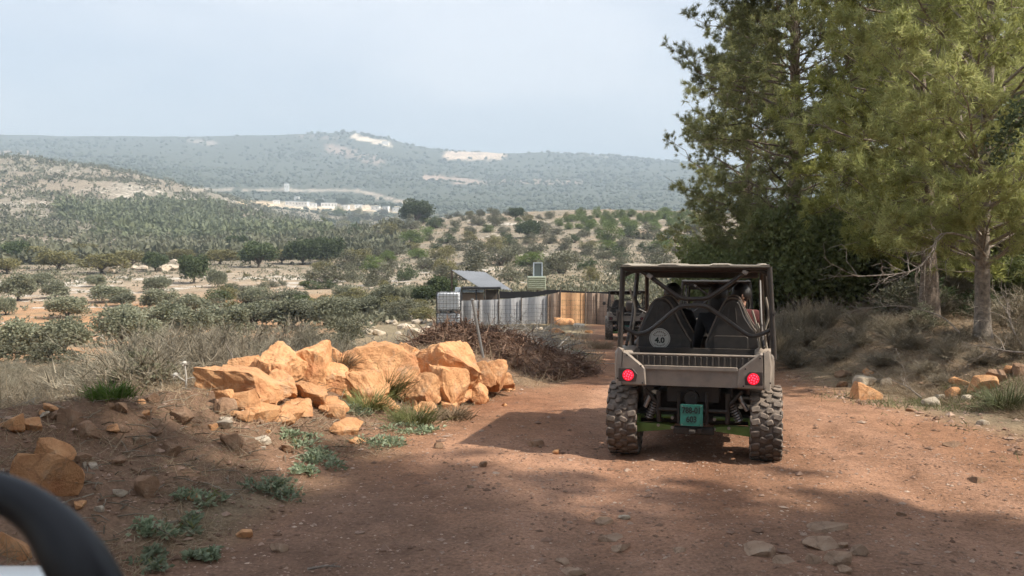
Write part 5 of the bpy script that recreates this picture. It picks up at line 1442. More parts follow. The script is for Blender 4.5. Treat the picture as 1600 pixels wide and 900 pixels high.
# stones of the left bank, by photograph box; they sit where the line of sight meets the ground
bank = [(66, 742, 104, 66, 'orange', 'long broken orange rock just beyond the steering wheel'), (78, 706, 60, 44, 'orange', 'upright orange rock behind the long broken one by the steering wheel'),
        (14, 660, 44, 26, 'orange', 'orange stone at the left edge on the bank top'), (46, 664, 36, 20, 'orange', 'low orange stone second from the left edge on the bank top'),
        (280, 650, 44, 28, 'brown', 'rounded brown stone on the bank top left of the heap'), (226, 762, 38, 36, 'brown', 'pinkish brown stone in the middle of the bank face'),
        (262, 704, 34, 20, 'brown', 'flat brown stone on the bank face'), (360, 692, 34, 24, 'brown', 'tilted brown flake on the upper right bank face'),
        (105, 655, 40, 26, 'brown', 'dull brown stone on the bank top, left of the green tussock'), (132, 670, 44, 26, 'brown', 'dull brown stone below the green tussock'),
        (222, 646, 24, 12, 'orange', 'small orange stone on the bank crest'), (185, 640, 34, 14, 'brown', 'low stone on the crest beside the green tussock'),
        (232, 622, 26, 14, 'brown', 'small stone on the crest right of the green tussock'), (380, 834, 26, 14, 'orange', 'orange stone on the shaded track below the bank'),
        (434, 856, 30, 16, 'grey', 'pale flat stone on the shaded track below the bank'), (295, 775, 26, 12, 'orange', 'small orange stone beside the weeds on the bank face'),
        (144, 728, 16, 12, 'pale', 'cream pebble right of the long broken rock'), (130, 727, 10, 12, 'pale', 'white pebble right of the long broken rock'), (153, 795, 16, 9, 'pale', 'pale pebble on the lower bank'),
        (110, 712, 20, 12, 'orange', 'little orange stone between the bank rocks'), (188, 668, 26, 10, 'brown', 'thin brown flake on the bank face'), (218, 692, 18, 10, 'brown', 'small brown stone on the bank face'),
        (15, 850, 60, 40, 'orange', 'orange rubble stone seen through the steering wheel'), (282, 815, 14, 7, 'brown', 'brown pebble on the lower bank'),
        (1352, 594, 38, 20, 'pale', 'cream squared block at the right verge'), (1358, 612, 48, 28, 'orange', 'orange rock in front of the cream block at the right verge'), (1386, 596, 18, 14, 'pale', 'small cream stone right of the cream block'),
        (1320, 584, 30, 12, 'brown', 'brown stone left of the cream block'), (1316, 600, 20, 12, 'brown', 'small brown stone left of the orange rock at the verge'), (1458, 628, 30, 16, 'pale', 'pale orange stone on the grassy right verge'), (1470, 620, 16, 10, 'pale', 'pale pebble behind the stone on the grassy right verge'),
        (1494, 592, 22, 10, 'orange', 'flat stone left of the orange group at the right edge'), (1506, 598, 22, 10, 'orange', 'second flat stone left of the orange group at the right edge'),
        (1538, 598, 46, 26, 'orange', 'pointed orange rock at the right edge'), (1560, 588, 34, 24, 'brown', 'dark-faced rock behind the pointed one at the right edge'), (1582, 578, 22, 14, 'orange', 'small orange stone at the top of the right edge group'),
        (1492, 612, 24, 16, 'orange', 'round orange stone below the right edge group'), (1512, 622, 16, 12, 'pale', 'pale stone below the right edge group'), (1596, 576, 30, 22, 'brown', 'brown boulder cut by the right edge'), (1360, 580, 20, 10, 'orange', 'orange stone on the litter above the cream block'),
        (1538, 660, 20, 9, 'pale', 'pale stone at the edge of grass and track, right'), (1425, 640, 18, 8, 'brown', 'low stone on the verge below the twig'),
        (1494, 695, 34, 9, 'brown', 'thin brown stone lying on the sunlit track at the right'), (1533, 750, 30, 11, 'brown', 'dark clod on the sunlit track at the right'), (1592, 708, 16, 9, 'brown', 'dark stone on the track at the right edge'),
        (1300, 824, 66, 16, 'grey', 'low grey slab at the shadow edge of the track'), (1290, 851, 60, 18, 'grey', 'grey slab in the stone cluster on the shaded track'), (1312, 874, 44, 20, 'grey', 'pale angular slab, largest of the stone cluster on the shaded track'),
        (1272, 874, 26, 16, 'grey', 'wedge stone left of the pale angular slab'), (1345, 861, 28, 16, 'grey', 'stone at the right of the cluster on the shaded track'), (1318, 852, 16, 12, 'grey', 'small stone inside the cluster on the shaded track'), (1184, 862, 66, 14, 'grey', 'long low stone left of the cluster on the shaded track'),
        (1228, 876, 36, 12, 'grey', 'low stone just left of the wedge stone'), (1322, 890, 22, 10, 'grey', 'small stone below the pale angular slab'),
        (972, 856, 38, 14, 'grey', 'pale rounded stone on the shaded track centre'), (955, 842, 44, 10, 'grey', 'flat grey stone behind the pale rounded one'), (945, 815, 30, 9, 'grey', 'low grey stone at the shadow edge centre'), (976, 808, 20, 8, 'pale', 'tan stone at the shadow edge centre'), (880, 876, 26, 9, 'grey', 'half-sunk pale stone near the bottom edge'), (895, 893, 40, 10, 'grey', 'half-sunk grey stone at the bottom edge'),
        (868, 706, 14, 8, 'orange', 'pinkish pebble left of the buggy, in its shadow edge'), (685, 696, 16, 11, 'brown', 'small stone on the track right of the weeds'), (838, 692, 26, 12, 'brown', 'dark stone in the buggy shadow'), (755, 726, 14, 10, 'brown', 'reddish pebble on the track left of the shadow tip'),
        (735, 760, 12, 7, 'grey', 'pale pebble in the tree shadow left of centre'), (1410, 803, 18, 8, 'brown', 'small tan stone on the sunlit track lower right'), (1062, 860, 22, 8, 'grey', 'low stone on the shaded track centre right')]
for i, (x, y, w_, h_, c, lab) in enumerate(bank):
    g = hit(x, y + h_ * .42)
    k = g[1] / F; hm = h_ * k
    low = h_ < w_ * .4
    thick = w_ * k * (.75 if not low else .9)
    rock('stone', (g[0], g[1] + thick * .3, float(height(g[0], g[1] + thick * .3)) + hm * (.28 if not low else .02)), (w_ * k, thick, hm * (1.15 if not low else 1.3)), (random.uniform(-.15, .15), random.uniform(-.2, .2), random.uniform(-.5, .5)),
         'rock_' + c, 500 + i, lab, 'loose stones beside and on the track', 3, 8, .05)
rr_ = np.random.default_rng(19)
for i in range(54):
    x, y = rr_.uniform(60, 470), rr_.uniform(625, 800)
    if y > 700 + (470 - x) * .28: continue
    g = hit(x, y); s_ = rr_.uniform(.03, .10)
    rock('bank_stone', (g[0], g[1], g[2] + s_ * .15), (s_ * rr_.uniform(1.2, 2), s_ * 1.2, s_ * rr_.uniform(.6, 1)), (rr_.uniform(-.3, .3), rr_.uniform(-.3, .3), rr_.uniform(0, 3)), ['rock_orange', 'rock_brown', 'rock_brown', 'rock_pale'][i % 4], 1100 + i, 'small stone lying in the bank earth', 'small stones in the bank', 2, 7, .08)
# limestone rubble and orange stones near the compound
rr_ = np.random.default_rng(12)
for i in range(30):
    x, y = rr_.uniform(565, 690), rr_.uniform(500, 524)
    g = hit(x, y); s_ = rr_.uniform(.15, .5)
    rock('rubble_stone', (g[0], g[1], g[2] + s_ * .2), (s_ * 1.5, s_ * 1.2, s_ * .7), (0, 0, rr_.uniform(0, 3)), 'rock_pale', 700 + i, 'pale limestone lump left of the brush heap', 'pale rubble beyond the heap', 3, 8)
for i, (x, y, w_) in enumerate([(862, 500, 40), (880, 507, 34), (850, 505, 22), (905, 512, 22), (870, 520, 26), (890, 525, 16), (842, 515, 14), (920, 520, 14), (858, 530, 12)]):
    g = hit(x, y); s_ = w_ * g[1] / F
    rock('verge_stone', (g[0], g[1], g[2] + s_ * .1), (s_, s_ * .8, s_ * .42), (0, 0, rr_.uniform(0, 3)), 'rock_orange' if i % 3 else 'rock_pale', 740 + i, 'orange stone on the verge in front of the tan fence sheet', 'stones in front of the fence', 3, 8)
# the pale stone bank in the valley
for i in range(36):
    x, y = rr_.uniform(165, 300), rr_.uniform(408, 424)
    g = hit(x, y); s_ = rr_.uniform(.6, 1.5)
    rock('terrace_stone', (g[0], g[1], g[2] + s_ * .2), (s_ * 2.0, s_ * 1.3, s_ * .8), (0, 0, rr_.uniform(0, 3)), 'rock_pale', 780 + i, 'pale boulder of the bank behind the grove', 'pale stone bank in the valley', 2, 7)

# gravel, too small to count
r = np.random.default_rng(31)
def on_field(n, y0, y1, fx0, fx1):
    Y = np.exp(r.uniform(math.log(y0), math.log(y1), n)); xl, xr = road_edges(Y)
    X = xl + fx0 + (xr - xl + fx1 - fx0) * r.random(n)
    return X, Y
ov = np.array([(1, 0, 0), (-1, 0, 0), (0, 1, 0), (0, -1, 0), (0, 0, 1), (0, 0, -1)], float); of = np.array([(0, 2, 4), (2, 1, 4), (1, 3, 4), (3, 0, 4), (2, 0, 5), (1, 2, 5), (3, 1, 5), (0, 3, 5)])
def pebbles(name, X, Y, S, mat, label):
    Z = height(X, Y); n = len(X)
    jit = 1 + .3 * r.normal(size=(n, len(ov), 1)).clip(-1.5, 1.5)
    q = r.random(n) * 6.28; cs, sn = np.cos(q), np.sin(q)
    L = ov[None] * jit * np.stack([S * r.uniform(.7, 1.5, n), S, S * r.uniform(.35, .6, n)], 1)[:, None]
    Lx = L[..., 0] * cs[:, None] - L[..., 1] * sn[:, None]; Ly = L[..., 0] * sn[:, None] + L[..., 1] * cs[:, None]
    V = np.stack([Lx, Ly, L[..., 2]], -1) + np.stack([X, Y, Z + S * .12], 1)[:, None]
    T = of[None] + (np.arange(n) * len(ov))[:, None, None]
    return tag(link(name, soup(name, V.reshape(-1, 3), T.reshape(-1, 3), M[mat])), label, kind='stuff')
M['gravel'] = leafmat('gravel_bits', [(.15, .09, .058), (.29, .18, .125), (.56, .43, .33)], 0, .9, clump=3)
X, Y = on_field(9000, 4.2, 9, -1.2, .4); pebbles('grit', X, Y, np.exp(r.normal(-4.75, .35, 9000)).clip(.004, .02), 'gravel', 'grit and small stones thick on the near track')
X, Y = on_field(9000, 4.2, 11, -.6, .4); pebbles('fine_gravel', X, Y, np.exp(r.normal(-5.35, .4, 9000)).clip(.002, .015), 'gravel', 'fine grit on the near track')
X, Y = on_field(700, 4.2, 10, -1.0, .4); pebbles('loose_stones', X, Y, np.exp(r.normal(-4.0, .4, 700)).clip(.012, .05), 'gravel', 'fist-sized crumbly stones strewn over the near track')
X, Y = on_field(5200, 4.2, 30, -.6, .4); pebbles('gravel', X, Y, np.exp(r.normal(-4.95, .5, 5200)).clip(.003, .028), 'gravel', 'small gravel and crumbs of stone scattered over the track')
X, Y = on_field(9000, 4.0, 16, -3.4, 0); ok = X < np.interp(Y, XL_Y, XL_X) + .3; X, Y = X[ok], Y[ok]
pebbles('bank_crumbs', X, Y, np.exp(r.normal(-4.5, .55, len(X))).clip(.005, .05), 'gravel', 'crumbs of earth and stone on the left bank')
Y = np.exp(r.uniform(math.log(8), math.log(18), 1500)); X = np.interp(Y, XR_Y, XR_X) + r.exponential(1.2, 1500) - .6
pebbles('verge_crumbs', X, Y, np.exp(r.normal(-4.3, .5, 1500)).clip(.006, .05), 'gravel', 'crumbs of earth and stone on the right verge')

# dry grass, straw and needle litter
M['straw'] = leafmat('straw', [(.20, .145, .09), (.33, .25, .16), (.50, .40, .27)], .2, clump=1.5)
M['grass_green'] = leafmat('verge_grass', [(.085, .105, .04), (.14, .155, .065), (.22, .215, .10)], .2, clump=1.5)
def strands(name, X, Y, L, lie, mat, label, w=.005):
    n = len(X); P = np.stack([X, Y, height(X, Y) + .004], 1)
    d = r.normal(size=(n, 3)); d[:, 2] = np.abs(d[:, 2]) * (1 - lie) * 2.2 + .04
    v, t_ = blades(P, unit(d), L, np.full(n, w) * r.uniform(.6, 1.5, n), r)
    return tag(link(name, soup(name, v, t_, M[mat])), label, kind='stuff')
Y = np.exp(r.uniform(math.log(4), math.log(17), 34000)); X = np.interp(Y, XL_Y, XL_X) - r.uniform(-.2, 4.2, 34000)
ok = fbm(X * 1.1, Y * 1.1, 301, 3) + .10 * (np.interp(Y, XL_Y, XL_X) - X) > .50
strands('bank_straw', X[ok], Y[ok], r.uniform(.04, .22, ok.sum()), .75, 'straw', 'dry straw and stalks lying on the left bank')
Y = np.exp(r.uniform(math.log(5), math.log(26), 16000)); X = np.interp(Y, XL_Y, XL_X) - r.uniform(2.2, 9, 16000)
strands('dry_grass', X, Y, r.uniform(.12, .5, 16000), .25, 'straw', 'tall dry grass growing behind the left bank', .006)
Y = np.exp(r.uniform(math.log(9), math.log(30), 60000)); X = np.interp(Y, XR_Y, XR_X) + .3 + r.random(60000) ** 1.3 * 9
strands('needle_litter', X, Y, r.uniform(.06, .3, 60000), .75, 'straw', 'brown needle litter and fallen twigs under the pines')
Y = np.exp(r.uniform(math.log(7.5), math.log(12.5), 9000)); X = np.interp(Y, XR_Y, XR_X) + r.normal(size=9000) * .5 + .2 + r.random(9000) * .9
ok = fbm(X * 1.3, Y * 1.3, 303, 3) > .46
strands('verge_grass', X[ok], Y[ok], r.uniform(.04, .14, ok.sum()), .35, 'grass_green', 'short grey-green grass along the right verge', .007)
Y = np.exp(r.uniform(math.log(14), math.log(45), 9000)); X = np.interp(Y, XL_Y, XL_X) - r.random(9000) ** 1.4 * 7 + .3
ok = fbm(X * .5, Y * .5, 305, 3) > .45
strands('verge_straw', X[ok], Y[ok], r.uniform(.08, .4, ok.sum()), .3, 'straw', 'yellow dry grass before the fence and along the left verge', .009)
Y = np.exp(r.uniform(math.log(5), math.log(14), 1300)); X = np.interp(Y, XL_Y, XL_X) - r.uniform(.1, 3.8, 1300)
v, t_ = [], []
P0 = np.stack([X, Y, height(X, Y) + .01], 1); dd = r.normal(size=(1300, 3)); dd[:, 2] *= .12; dd = unit(dd); LL = r.uniform(.05, .28, 1300)
Pk = np.stack([P0, P0 + dd * LL[:, None] * .5 + np.array((0, 0, .012)), P0 + dd * LL[:, None]], 1)
tag(link('fallen_twigs', soup('fallen_twigs', *tubes(Pk, np.tile([.005, .004, .002], (1300, 1)), 3), M['dry_twig'])), 'small dry twigs strewn over the left bank', kind='stuff')

# ------------------------------------------------------------------ green weeds and tufts at the foot of the bank
M['weed'] = leafmat('weed_leaves', [(.17, .215, .125), (.27, .32, .20), (.40, .44, .31)], .25, clump=3)
M['tuft_green'] = leafmat('green_blades', [(.15, .17, .06), (.24, .255, .10), (.36, .34, .16)], .3, clump=3)
weeds = [(418, 772, 116, 36, 'broad grey-green weed patch in the middle of the bank foot'), (318, 785, 56, 36, 'small weed patch left of the broad one on the bank'), (512, 724, 94, 48, 'weed patch at the shadow edge below the heap'),
         (594, 704, 84, 48, 'sunlit weed patch right of the reddish stone'), (238, 842, 66, 30, 'weed patch right of the steering wheel'), (292, 824, 44, 22, 'little weed right of the steering wheel patch'), (240, 886, 66, 18, 'weed at the bottom edge beside the steering wheel'),
         (316, 876, 40, 12, 'low weed near the bottom edge'), (655, 682, 70, 30, 'weed patch nearest the buggy shadow tip'), (560, 650, 50, 20, 'small weed above the sunlit patch'), (470, 690, 60, 20, 'thin weed patch above the shadow edge patch'),
         (905, 555, 40, 18, 'small green weed on the verge beside the brush heap'), (480, 742, 40, 14, 'little weed below the shadow edge patch')]
for i, (x, y, w_, h_, lab) in enumerate(weeds):
    g = hit(x, y - h_ * .15); k = g[1] / F; R = w_ * k / 2 * .85
    r2 = np.random.default_rng(800 + i); n = int(420 * min(1.6, max(.4, R / .22)))
    q = r2.random(n) * 6.28; rd = np.sqrt(r2.random(n)) * R
    hub = r2.normal(size=(9, 2)) * R * .55; hb = hub[r2.integers(0, 9, n)]
    px_, py_ = hb[:, 0] + r2.normal(size=n) * R * .18, hb[:, 1] * 1.1 + r2.normal(size=n) * R * .25
    Z = height(g[0] + px_, g[1] + py_) - g[2]
    P = np.stack([px_, py_, Z + .006 + r2.random(n) * .03], 1)
    d = np.stack([px_ - hb[:, 0], py_ - hb[:, 1], np.full(n, R * .02)], 1) + r2.normal(size=(n, 3)) * R * .16; d[:, 2] = np.abs(d[:, 2])
    v, t_ = leaves(P, unit(d), r2.uniform(.025, .06, n), r2.uniform(.016, .034, n), r2)
    o = empty('weed', g); tag(o, lab, 'weed', 'green weeds at the foot of the bank')
    link('leaves', soup('weed_leaves', v, t_, M['weed']), o)
    K_ = np.stack([np.stack([np.r_[h2, 0], np.r_[h2 + r2.normal(size=2) * .04, .05]]) for h2 in hub])
    link('stems', soup('weed_stem', *tubes(K_, np.full((9, 2), .004), 3), M['tuft_green']), o)['kind'] = 'stuff'
for i, (x, y, w_, h_, mt, lab) in enumerate([(600, 622, 54, 58, 'tuft_green', 'tall green-yellow grass tuft in front of the domed boulder'), (575, 640, 50, 40, 'tuft_green', 'green grass tuft below the leaning slab'), (645, 662, 64, 38, 'tuft_green', 'long-bladed grass tuft behind the sunlit weeds'),
        (172, 622, 62, 30, 'grass_fresh', 'bright green tussock on the bank crest'), (705, 655, 50, 26, 'straw', 'dry straw tuft at the foot of the heap'), (530, 560, 24, 40, 'straw', 'thin dry stalks between two boulders'), (760, 610, 50, 20, 'straw', 'dry grass below the right end of the heap'), (1575, 640, 60, 50, 'grass_green', 'grey-green tuft at the right edge'), (940, 545, 40, 20, 'straw', 'dry tuft left of the buggy wheel')]):
    if mt == 'grass_fresh' and mt not in M: M[mt] = leafmat('fresh_blades', [(.08, .15, .025), (.14, .23, .045), (.22, .30, .08)], .3, clump=3)
    g = hit(x, y) if i != 5 else pix(530, 580, 10.4); k = g[1] / F
    r2 = np.random.default_rng(850 + i); n = 340; base = r2.normal(size=(n, 3)) * np.array((w_ * k * .22, w_ * k * .22, 0))
    az_ = np.arctan2(base[:, 1], base[:, 0]) + r2.normal(size=n) * .6
    Pk = grow(r2, base, h_ * k * r2.uniform(.5, 1.15, n), az_, np.radians(r2.uniform(45, 88, n)), np.radians(r2.uniform(-70, -5, n)), 4, .03)
    o = link('grass_tuft', soup('grass_tuft', *tubes(Pk, np.tile([.0036, .0032, .0024, .0008], (n, 1)), 3), M[mt]), loc=g)
    tag(o, lab, 'grass tuft', 'grass tufts along the bank')
# dead thistle on the crest
g = pix(291, 625, 8.6); g[2] = float(height(g[0], g[1]))
M['thistle'] = surf('bleached_thistle', (.52, .48, .42), .9, .15, 20)
o = empty('thistle', g); tag(o, 'bleached dead thistle standing on the bank crest left of the heap', 'thistle')
s_ = 8.6 / F; H_ = (pix(291, 568, 8.6)[2] - g[2])
MB().tube([(0, 0, 0), (.004, 0, H_ * .5), (-.012, 0, H_)], [.011, .006], 6).tube([(.002, 0, H_ * .42), (.06, 0, H_ * .46), (.13, -.01, H_ * .52)], [.006, .004], 5).tube([(0, 0, H_ * .3), (-.07, 0, H_ * .5), (-.10, 0, H_ * .55)], [.006, .004], 5).build('stem', M['thistle'], o, True)
for (x, z) in ((-.012, H_), (.13, H_ * .52), (-.10, H_ * .56)):
    hd = MB().lathe([(.008, -.02), (.022, -.008), (.026, .008), (.012, .024)], 10, 'z', (x, 0, z))
    for q in range(11): hd.tube([(x, 0, z), (x + .05 * math.cos(q * .571), .05 * math.sin(q * .571), z + .02 * math.sin(q * 2.1))], [.004, .0012], 4)
    hd.build('flower_head', M['thistle'], o)
for (p0, p1, lab) in ((pix(368, 574, 10.2), pix(352, 536, 10.2), 'thin bare stick leaning above the left end of the heap'), (pix(345, 622, 9.2), pix(420, 632, 9.0), 'pale stick lying in front of the left end of the heap'), (pix(480, 893, 4.95), pix(532, 884, 5.0), 'pale crooked twig on the ground at the bottom edge')):
    p0, p1 = Vector(p0), Vector(p1)
    if 'lying' in lab or 'ground' in lab: p0.z = float(height(p0.x, p0.y)) + .02; p1.z = float(height(p1.x, p1.y)) + .02
    b_ = MB().tube([(0, 0, 0), (p1 - p0) * .5 + Vector((.01, 0, .012)), p1 - p0], [.010, .005], 6).tube([(p1 - p0) * .55, (p1 - p0) * .72 + Vector((.03, .02, .02))], [.005, .002], 5).build('stick', M['bark_pale'], None, True, loc=p0)
    tag(b_, lab, 'stick', 'sticks on the bank')

# ------------------------------------------------------------------ heap of cut brush, post, stone sheet
M['brush'] = leafmat('cut_brush', [(.115, .066, .044), (.20, .122, .083), (.29, .20, .145)], 0, .9, clump=2.5)
M['brush_grey'] = leafmat('grey_cut_brush', [(.16, .14, .12), (.26, .235, .205), (.42, .385, .34)], 0, .9, clump=2.5)
M['brush_soil'] = surf('brush_soil', (.15, .092, .06), .95, .45, 7, bump=1.0, bscale=20)
def heap_of_brush(name, pts, label, mat, seed, n, L):
    r2 = np.random.default_rng(seed)
    o0 = np.array(pts[0][:3]); P, Dd = [], []
    for (x, y, z, rx, ry, h_) in pts:
        m_ = int(n / len(pts)); q = r2.random(m_) * 6.28; rd = np.sqrt(r2.random(m_))
        px_, py_ = x + rx * rd * np.cos(q), y + ry * rd * np.sin(q)
        pz = height(px_, py_) + h_ * (1 - rd ** 2) * r2.random(m_) ** .45
        P.append(np.stack([px_, py_, pz], 1)); d = r2.normal(size=(m_, 3)); d[:, 2] = d[:, 2] * .45 - .12; Dd.append(unit(d))
    P, Dd = np.concatenate(P) - o0, np.concatenate(Dd); m_ = len(P); ll = r2.uniform(L[0], L[1], m_)
    tw = np.stack([P, P + Dd * ll[:, None] * .5 + r2.normal(size=(m_, 3)) * .03, P + Dd * ll[:, None] + r2.normal(size=(m_, 3)) * .04], 1)
    o = empty(name, o0); tag(o, label, 'brush heap')
    a = link('twigs', soup(name, *tubes(tw, r2.uniform(.005, .014, (m_, 1)) * np.array([[1, .8, .4]]), 4), M[mat]), o); a['kind'] = 'stuff'
    k = np.repeat(np.arange(m_), 4); f_ = blades(P[k] + Dd[k] * (ll[k] * r2.random(len(k)))[:, None], unit(r2.normal(size=(len(k), 3)) + np.array((0, 0, -.3))), r2.uniform(.05, .16, len(k)), np.full(len(k), .016), r2)
    b_ = link('dead_leaves', soup(name + '_leaves', *f_, M[mat]), o); b_['kind'] = 'stuff'
    # packed core so that no light shines through
    th_ = np.linspace(0, 2 * np.pi, 19)[:-1]
    for (x, y, z, rx, ry, h_) in pts:
        ring = []
        for s in np.linspace(0, 1, 7): ring.append(np.stack([x + rx * .9 * (1 - s) * np.cos(th_), y + ry * .9 * (1 - s) * np.sin(th_), height(x + rx * .9 * (1 - s) * np.cos(th_), y + ry * .9 * (1 - s) * np.sin(th_)) + h_ * .82 * (1 - (1 - s) ** 2) * (.75 + .5 * r2.random(18)) - .05], 1))
        Vc = np.concatenate(ring) - o0; id_ = np.arange(7 * 18).reshape(7, 18)
        Qc = np.stack([id_[:-1], np.roll(id_[:-1], -1, 1), np.roll(id_[1:], -1, 1), id_[1:]], -1).reshape(-1, 4)
        link('core', soup('brush_core', Vc, Qc, M['brush_soil'], True), o)
    return o
def mound(x, y, rx, ry, h_): return (x, y, float(height(x, y)), rx, ry, h_)
heap_of_brush('brush_heap', [mound(.15, 15.3, 1.0, .9, .58), mound(-.55, 16.0, 1.1, 1.0, .5), mound(.75, 15.9, .75, .8, .45), mound(-1.2, 15.6, .8, .8, .4)], 'heap of brown cut brush right of the orange boulders', 'brush', 41, 3000, (.10, .38))
heap_of_brush('brush_heap', [mound(-1.6, 19.0, 1.7, 1.2, .42), mound(.2, 19.0, 1.3, 1.2, .5), mound(-3.0, 20.0, 1.5, 1.2, .3)], 'low heap of grey cut branches behind the brown brush', 'brush_grey', 42, 1700, (.25, .95))
p0, p1 = Vector(pix(759, 566, 14.2)), Vector(pix(738, 468, 14.0)); p0.z -= .15
M['galv'] = surf('galvanised', (.30, .31, .31), .5, .2, 10, metal=.5)
o = MB().tube([(0, 0, 0), p1 - p0], .022, 8).box(p1 - p0, (.05, .05, .02), cham=.004).build('fence_post', M['galv'], None, True, loc=p0); tag(o, 'thin grey metal post leaning out of the brush heap', 'post')

# ------------------------------------------------------------------ the compound: fence, shed, tanks
M['fence_grey'] = surf('grey_fence_sheet', (.46, .46, .47), .6, .15, 1.5)
M['fence_tan'] = surf('tan_fence_sheet', (.78, .47, .25), .7, .22, 1.4)
M['fence_buff'] = surf('faded_fence_sheet', (.40, .30, .23), .7, .25, 1.6)
M['wire'] = surf('fence_wire', (.05, .05, .055), .6, .2, 4)
M['net'] = surf('black_shade_net', (.018, .018, .02), .9, .2, 5)
M['zinc'] = surf('zinc_roofing', (.36, .365, .37), .5, .12, 1.2, metal=.2)
M['tank'] = surf('white_tank_plastic', (.62, .64, .66), .4, .08, 1.5)
M['wood'] = surf('weathered_timber', (.12, .095, .075), .9, .3, 5)
M['pale_panel'] = surf('pale_blue_panel', (.42, .48, .54), .6, .1, 2)
M['mint'] = surf('pale_green_slats', (.36, .40, .31), .6, .12, 3)
M['glass_dark'] = surf('dark_pane', (.10, .12, .12), .15, .1, 2)
DF = 42.0
def gz(x, D): return float(height((x - 800) / F * D, D))
def fx(x, D=DF): return (x - 800) / F * D
fence = empty('compound_fence', (fx(718), DF, gz(718, DF))); tag(fence, 'patched sheet and wire fence around the compound, grey then tan', 'fence')
fo = Vector(fence.location)
segs = [(718, 748, 470, 469, 'fence_grey'), (748, 779, 469, 468, 'fence_grey'), (779, 814, 468, 465, 'fence_grey'), (814, 855, 466, 462, 'fence_grey'), (855, 875, 461, 456, 'fence_buff'), (875, 914, 457, 458, 'fence_tan'), (914, 932, 458, 458, 'fence_buff'), (932, 960, 458, 460, 'fence_buff')]
for i, (xa, xb, ya, yb, mt) in enumerate(segs):
    n = 16; vs = []
    for k in range(n + 1):
        u = k / n; x = xa + (xb - xa) * u; yy = ya + (yb - ya) * u
        dep = DF + .012 * math.sin(k * 2.4 + i) + .05 * math.sin(k * .5)
        for (z, dd) in ((gz(x, DF) - .1, 0), (toz(yy, DF), 0), (toz(yy, DF), .012), (gz(x, DF) - .1, .012)): vs.append(Vector((fx(x), dep + dd, z)) - fo)
    fs = [(k * 4 + j, (k + 1) * 4 + j, (k + 1) * 4 + (j + 1) % 4, k * 4 + (j + 1) % 4) for k in range(n) for j in range(4)] + [(0, 1, 2, 3), (n * 4, n * 4 + 3, n * 4 + 2, n * 4 + 1)]
    MB().add(vs, fs).build('panel', M[mt], fence, True)
    wr = MB(); zb = max(gz(xa, DF), gz(xb, DF)); ztp = toz(max(ya, yb), DF)
    for j in range(5): zz = zb + (ztp - zb) * (.12 + .16 * j); wr.tube([Vector((fx(xa), DF - .1, zz)) - fo, Vector((fx(xb), DF - .1, zz)) - fo], .005, 4)
    for j in range(max(2, int((xb - xa) / 6))): xx = xa + (xb - xa) * (j + .5) / max(2, int((xb - xa) / 6)); wr.tube([Vector((fx(xx), DF - .1, zb - .05)) - fo, Vector((fx(xx), DF - .1, zb + (ztp - zb) * .8)) - fo], .004, 4)
    wr.build('wire_mesh', M['wire'], fence)
    MB().tube([Vector((fx(xa), DF - .07, gz(xa, DF) - .2)) - fo, Vector((fx(xa) + .02, DF - .07, toz(ya - (8 if i in (2, 5, 6) else 1), DF))) - fo], .03, 8).build('post', M['wood'], fence, True)
shade = MB()
top = [(780, 455, 466), (800, 456, 467), (820, 455, 466), (838, 456, 463), (855, 453, 460), (875, 453, 457), (900, 455, 458), (925, 456, 459), (960, 456, 460)]
for (a, b_) in zip(top[:-1], top[1:]):
    A_, B_, C_, D_ = [Vector((fx(x, 42.3), 42.3, toz(y, 42.3))) - fo for x, y in ((a[0], a[1]), (b_[0], b_[1]), (b_[0], b_[2]), (a[0], a[2]))]
    o_ = Vector((0, .03, 0)); shade.add([A_, B_, C_, D_, A_ + o_, B_ + o_, C_ + o_, D_ + o_], [(0, 1, 2, 3), (7, 6, 5, 4), (0, 4, 5, 1), (3, 2, 6, 7), (0, 3, 7, 4), (1, 5, 6, 2)])
shade.build('shade_net', M['net'], fence)

shed = empty('shed', (fx(745, 43.5), 43.5, gz(745, 43.5))); tag(shed, 'low dark-framed shed with a tilted corrugated roof behind the fence', 'shed')
so_ = Vector(shed.location); DS = 43.4
def SP(x, y, D=DS): return Vector(pix(x, y, D)) - so_
A_, B_, C_, D_ = SP(706, 422, 47.5), SP(758, 425, 47.5), SP(800, 453, 44.0), SP(748, 448, 44.0)
n = 44; vs = []
for k in range(n + 1):
    u = k / n; p, q = A_.lerp(B_, u), D_.lerp(C_, u); w_ = Vector((0, 0, .028 * math.sin(k * math.pi / 2)))
    vs += [p + w_, q + w_, q + w_ - Vector((0, 0, .012)), p + w_ - Vector((0, 0, .012))]
fs = [(k * 4 + j, (k + 1) * 4 + j, (k + 1) * 4 + (j + 1) % 4, k * 4 + (j + 1) % 4) for k in range(n) for j in range(4)]
MB().add(vs, fs).build('roof', M['zinc'], shed)
for p in (A_, B_, C_, D_): MB().tube([Vector((p.x, p.y, -.2)), p - Vector((0, 0, .03))], .05, 8).build('roof_post', M['wood'], shed)
def slab(x0, y0, x1, y1, D, th_, nm, mt, par):
    a, b_ = SP(x0, y1, D), SP(x1, y0, D)
    return MB().box(((a.x + b_.x) / 2, a.y + th_ / 2, (a.z + b_.z) / 2), (b_.x - a.x, th_, b_.z - a.z), cham=.004).build(nm, M[mt], par)
slab(711, 449, 720, 500, 43.4, .1, 'end_panel', 'pale_panel', shed)
slab(721, 449, 782, 452, 43.2, 1.6, 'roof_edge', 'net', shed)
slab(722, 452.3, 756, 456.5, 43.36, .03, 'fascia', 'pale_panel', shed)
slab(722, 457, 756, 500, 43.7, .04, 'back_wall', 'fence_buff', shed)
slab(759, 452.5, 777, 500, 43.5, .04, 'wall', 'wood', shed)
